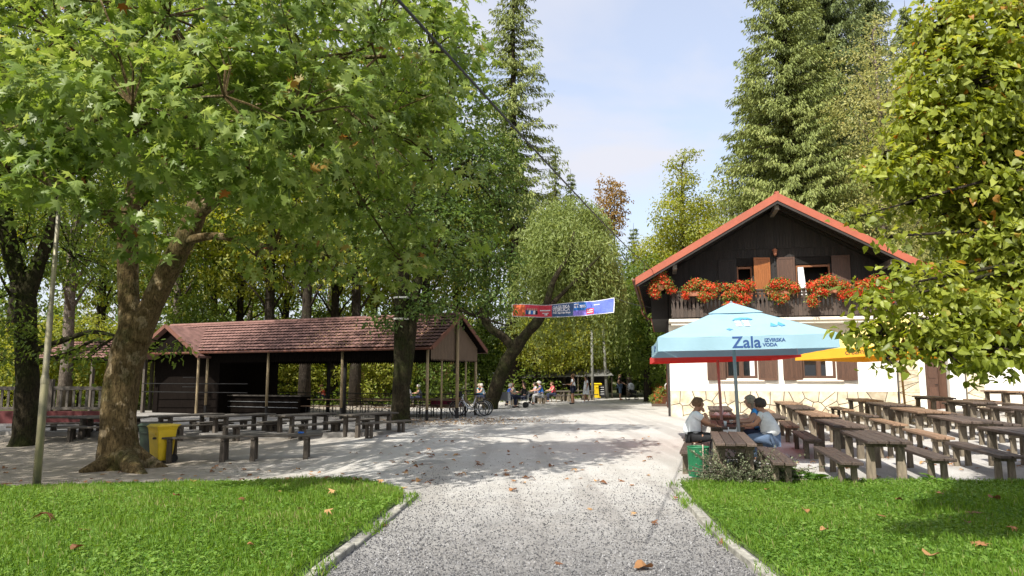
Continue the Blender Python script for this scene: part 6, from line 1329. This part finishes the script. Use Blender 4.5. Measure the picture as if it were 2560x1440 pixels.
spruce('spruce filling the gap between the two tall spruces', gxy(2070, 64), 44, 8.0, L_SPR, 38, 1.1); spruce('spruce standing behind the pale cream-green tree', gxy(2220, 66), 46, 8.2, L_SPD, 39, 1.1); spruce('spruce low behind the right roof slope', gxy(2330, 70), 40, 7.5, L_SPR, 40, 1.0); spruce('shorter spruce at the left flank of the big spruce behind the house', gxy(1918, 57), 29, 6.6, L_SPR, 33, 1.2)
spruce('tall thin spruce with sparse grey twigs over the maple crown', gxy(1283, 56), 40, 7.2, L_SPR, 34, .95, .3)
spruce('distant small spruce right of the thin spruce', gxy(1392, 86), top_h(375, 86), 3.2, L_SPD, 35, .9); spruce('distant spruce tip just left of the orange-leaved tree', gxy(1432, 90), top_h(425, 90), 3.0, L_SPD, 36, .9); spruce('far bluish spruce tip above the trees left of the house', gxy(1592, 95), top_h(560, 95), 3.0, L_SPD, 37, .9)
deciduous('thin two-stemmed tree with sparse orange leaves against the sky', gxy(1535, 78), top_h(440, 78), top_h(600, 78), 2.2, L_ORG, 41, 2600, (.22, .36), tr=.16, trunks=2)
deciduous('tall yellow-green tree left of the roof ridge', gxy(1722, 56), top_h(362, 56), 2.5, 4.6, L_YEL, 42, 30000, (.16, .28), cone=.5)
deciduous('pale cream-green tree between spruce and linden', gxy(2240, 47), top_h(35, 47), 6, 4.6, L_PAL, 43, 16000, (.14, .25), cone=.25, bark=BARKL)
deciduous('bright green tree touching the left edge of the red roof', gxy(1618, 49), top_h(640, 49), 1.2, 2.7, L_MID, 44, 11000, (.14, .25), cone=.2)
deciduous('yellow-green tree behind the left roof slope', gxy(1660, 62), top_h(560, 62), 3, 3.6, L_YEL, 45, 10000, (.17, .3))
deciduous('light green tree behind the spruce foot and the roof ridge', gxy(1850, 60), top_h(400, 60), 4, 4.5, L_YEL, 46, 10000, (.17, .3))
deciduous('yellowing tree with bare stem above the willow', gxy(1385, 62), top_h(465, 62), 5, 3.6, L_YEL, 47, 12000, (.16, .28), bark=BARKL); deciduous('green tree to the right above the willow', gxy(1475, 68), top_h(545, 68), 5, 3.8, L_MID, 48, 10000, (.18, .3))
deciduous('broad sunlit tree right behind the willow crown', gxy(1445, 60), top_h(500, 60), 3.5, 4.0, L_YEL, 147, 14000, (.15, .27)); deciduous('bright green tree between willow and house', gxy(1572, 60), top_h(610, 60), 2.0, 3.4, L_MID, 148, 12000, (.15, .26)); deciduous('dark leafy tree behind the man with the pram', gxy(1560, 68), top_h(690, 68), .8, 4.2, L_DRK, 49, 9000, (.18, .3)); deciduous('dark shady tree between the pram and the house wall', gxy(1632, 66), top_h(720, 66), .3, 3.4, L_DRK, 50, 9000, (.17, .28))
# the low sunlit trees round the far seating
for k, (u, Y, v, cr, lab) in enumerate(((1340, 56, 800, 2.6, 'low sunlit tree over the steel garden chair'), (1410, 57, 780, 2.8, 'low yellow-green tree above the walking couple'), (1470, 60, 800, 2.4, 'small bright tree over the far yellow bin'), (1275, 60, 800, 2.8, 'bright low tree seen past the leaning trunk'), (1180, 58, 830, 2.8, 'green low tree behind the pavilion gable'), (1100, 62, 860, 3.0, 'low green tree behind the corner post of the pavilion'))):
    deciduous(lab, gxy(u, Y), top_h(v, Y) + .5, 2.2, cr, (L_YEL, L_YEL, L_YEL, L_MID, L_MID, L_MID)[k], 55 + k, 7000, (.15, .26), tr=.13, group='low trees round the far seating')
# forest behind the pavilion: a few built, the rest copied part by part
FP = [deciduous('x', (0, 0, -50), 22, 6.5, 4.8, (L_MID, L_YEL, L_MID, L_YEL)[k], 70 + k, 8500, (.20, .34), tr=.30, name='forest_tree', group='trees of the wood behind the pavilion', bark=(BARK, BARK, BARKL, BARK)[k]) for k in range(4)]
UP = [deciduous('x', (0, 0, -50), 6.5, .8, 2.8, (L_YEL, L_YEL, L_MID)[k], 80 + k, 8000, (.15, .26), tr=.10, name='young_tree', group='young trees in the wood') for k in range(3)]
def copy_tree(o, loc, rz, s, label):
    c = o.copy(); C.objects.link(c); c.location = loc; c.rotation_euler = (0, 0, rz); c.scale = (s, s, s * rnd.uniform(.9, 1.12)); c['label'] = label
    for ch in o.children: d = ch.copy(); C.objects.link(d); d.parent = c
    return c
spots = [(20, 46), (165, 38), (245, 50), (350, 58), (440, 47), (530, 55), (592, 50), (668, 46), (705, 60), (762, 44), (832, 50), (888, 46), (930, 56), (985, 62), (1062, 54), (1140, 66), (1210, 72), (300, 70), (620, 72), (820, 76), (-60, 56), (480, 78)]
for k, (u, Y) in enumerate(sorted(spots)):
    o = FP[k % 4]; loc = gxy(u, Y); lab = f'tall {"pale" if k % 4 == 2 else "dark"}-trunked wood tree, {ORD[k] if k < 20 else ("twenty-first", "twenty-second")[k - 20]} from the left edge behind the pavilion'
    s = rnd.uniform(.85, 1.15); copy_tree(o, loc, rnd.uniform(0, 6), s, lab)
us = [(60, 42, 1), (200, 44, 1), (330, 46, 0), (420, 52, 1), (500, 45, 2), (570, 46, 0), (640, 50, 1), (720, 48, 0), (790, 52, 2), (860, 56, 1), (930, 48, 0), (1000, 58, 0), (-80, 44, 0), (120, 54, 2), (270, 60, 1), (1045, 50, 2)]
for k, (u, Y, v) in enumerate(sorted(us)): copy_tree(UP[v], gxy(u, Y), rnd.uniform(0, 6), rnd.uniform(.75, 1.2), f'young leafy tree under the tall trunks, {ORD[k]} from the left edge')
bk = [(1330, 84), (1500, 92), (1570, 86), (1680, 80), (1760, 74), (1930, 70), (2060, 70), (2200, 66), (2330, 60), (2450, 58), (2560, 64), (2700, 55)]
for k, (u, Y) in enumerate(bk): copy_tree(FP[(k + 1) % 4], gxy(u, Y), rnd.uniform(0, 6), (.62 if 1280 < u < 1700 else .9) * rnd.uniform(.9, 1.1), f'background tree behind the house and plaza, {ORD[k]} from the thin spruce')
for o in FP + UP:
    for ch in list(o.children): bpy.data.objects.remove(ch)
    bpy.data.objects.remove(o)
# far woods: one mass
def woods(g):
    N = 42000; x = g.uniform(-95, 110, N); y = g.uniform(98, 122, N); top = np.interp(x, [-95, -20, 8, 16, 30, 110], [19, 16, 13, 13, 17, 20]) * (.75 + .25 * np.sin(x * .55 + np.sin(x * .21) * 2)); z = top * g.random(N) ** .8 * (.8 + .2 * np.sin(x * 1.7 + y))
    pos = np.stack([x, y, z], 1); nr = g.normal(size=(N, 3)) * .6; nr[:, 2] += .7; nr[:, 1] -= .5
    tag(link('distant_woods', leaf_mesh('distant_woods', TRIO, pos, frames(nr, g.normal(size=(N, 3))), .55 + .6 * g.random(N), np.clip(g.random(N) * .6 + .3 * np.sin(x * .8) + .2, 0, .95), L_MID)), 'distant mass of woodland closing the view', 'woods', kind='stuff')
woods(np.random.default_rng(90))
def under(g):
    N = 26000; x = g.uniform(-38, 6, N); y = 46 + 14 * g.random(N) + np.clip(x + 4, 0, 20); z = (2.6 * g.random(N) ** 1.6) * (.6 + .4 * np.sin(x * 1.1 + np.sin(y))); pos = np.stack([x, y, z], 1); nr = g.normal(size=(N, 3)) * .5; nr[:, 2] += .9
    tag(link('undergrowth', leaf_mesh('undergrowth', OVAL, pos, frames(nr, g.normal(size=(N, 3))), .15 + .15 * g.random(N), g.random(N) * .95, L_MID)), 'leafy undergrowth on the forest floor behind the pavilion', 'undergrowth', kind='stuff')
under(np.random.default_rng(91))
for k, (x, y, h, bh, cr, n_, lab) in enumerate(((-17.5, 8.5, 18, 6, 5.5, 9000, 'tall tree outside the view shading the plane trunk'), (-21, 17, 19, 5, 6, 9000, 'tall tree outside the view shading the red wall'), (-18.5, 4.5, 16, 6, 5.0, 7000, 'tall tree outside the view beside the lawn'))):
    deciduous(lab, (x, y, 0), h, bh, cr, L_MID, 120 + k, n_, (.2, .34), tr=.28, group='trees round the viewer')

# ------------------------------------------------------------------ low plants at the lawn edge
p = gp(1868, 1211); sh_ = thing('low_shrub', 'low grey-green cotoneaster shrub in front of the green waste basket', 'shrub', p); g = np.random.default_rng(96); b = MB(); P = []; 
for k in range(330):
    a = g.random() * 6.283; e = g.uniform(.15, 1.2); ln = g.uniform(.35, .92); d = Vector((math.cos(a) * math.cos(e) * 1.25, math.sin(a) * math.cos(e) * .8, math.sin(e) * .75)) * ln; o = Vector((g.uniform(-.35, .35), g.uniform(-.2, .2), 0)); m_ = o + d * .55 + Vector((0, 0, .05)); b.tube([o, m_, o + d], [.009, .006, .003], 4, False)
    for t in np.linspace(.25, 1, 30): P.append(tuple((o.lerp(m_, t * 2) if t < .5 else m_.lerp(o + d, t * 2 - 1)) + Vector(g.normal(size=3) * .012)))
b.build('twigs', BARKL, sh_); P = np.array(P); N = len(P); SHM = leaf_mat('cotoneaster_leaf', (.06, .075, .04), (.115, .14, .075), (.21, .235, .13), trans=.2); link('foliage', leaf_mesh('foliage', DIAM, P, frames(g.normal(size=(N, 3)) + np.array([0, 0, .6]), g.normal(size=(N, 3))), .024 + .022 * g.random(N), g.random(N), SHM), sh_)['kind'] = 'stuff'
BRD = leaf_mat('broad_leaf', (.05, .14, .015), (.09, .21, .025), (.15, .28, .045), trans=.35, single=True); lm = MB().add([tuple(v * np.array([.8, 1, 1.4])) for v in HEART[0]], HEART[1]).mesh('leaf', BRD)
for u, v, n_, s_, lab in ((1962, 1211, 46, .27, 'bright green broad-leaved plant right of the low shrub'), (2035, 1213, 20, .18, 'small broad-leaved weed at the back edge of the lawn'), (2330, 1214, 14, .15, 'tiny leafy weed at the lawn edge before the second row')):
    p = gp(u, v); root = thing('broadleaf_plant', lab, 'plant', p)
    for k in range(n_):
        a = g.random() * 6.283; e = g.uniform(.3, 1.2); o = bpy.data.objects.new('leaf', lm); C.objects.link(o); o.parent = root; o.location = (math.cos(a) * .16 * g.random(), math.sin(a) * .12 * g.random(), .03 + .14 * g.random() * s_ / .2); o.rotation_euler = (e - .35, g.normal() * .2, a - math.pi / 2); o.scale = (s_ * g.uniform(.7, 1.1),) * 3
def litter(g):                                                        # leaf litter under the maple and on the pavilion roof
    N = 1500; x = g.normal(size=N) * 2.0 - 2.4; y = 28.6 + g.normal(size=N) * 1.3 - .25 * (x + 2.4); k = (y < 31.5) & (y > 25.5); x, y = x[k], y[k]; N = len(x); pos = np.stack([x, y, np.maximum(gz(x, y), np.where(inside(x, y, slabpts), .035, -9)) + .012], 1); nr = g.normal(size=(N, 3)) * .3; nr[:, 2] += 1
    DRY = leaf_mat('dry_litter', (.16, .09, .04), (.30, .18, .08), (.42, .30, .15), trans=.1, rough=.8)
    tag(link('leaf_litter', leaf_mesh('leaf_litter', OVAL, pos, frames(nr, g.normal(size=(N, 3))), .05 + .05 * g.random(N), g.random(N), DRY)), 'drift of dry leaves round the maple foot and the bicycles', 'leaves', kind='stuff')
    N = 1300; x = -.2 - 6.5 * g.random(N) ** 1.4; d = 2.45 * g.random(N); pos = np.stack([x, 2.1 - d, 4.44 - .588 * d + .05], 1); nr = g.normal(size=(N, 3)) * .25 + np.array([0, -.5, .85]); link('roof_leaf_litter', leaf_mesh('roof_leaf_litter', OVAL, pos, frames(nr, g.normal(size=(N, 3))), .05 + .05 * g.random(N), g.random(N), DRY), pav)['kind'] = 'stuff'
litter(np.random.default_rng(97))
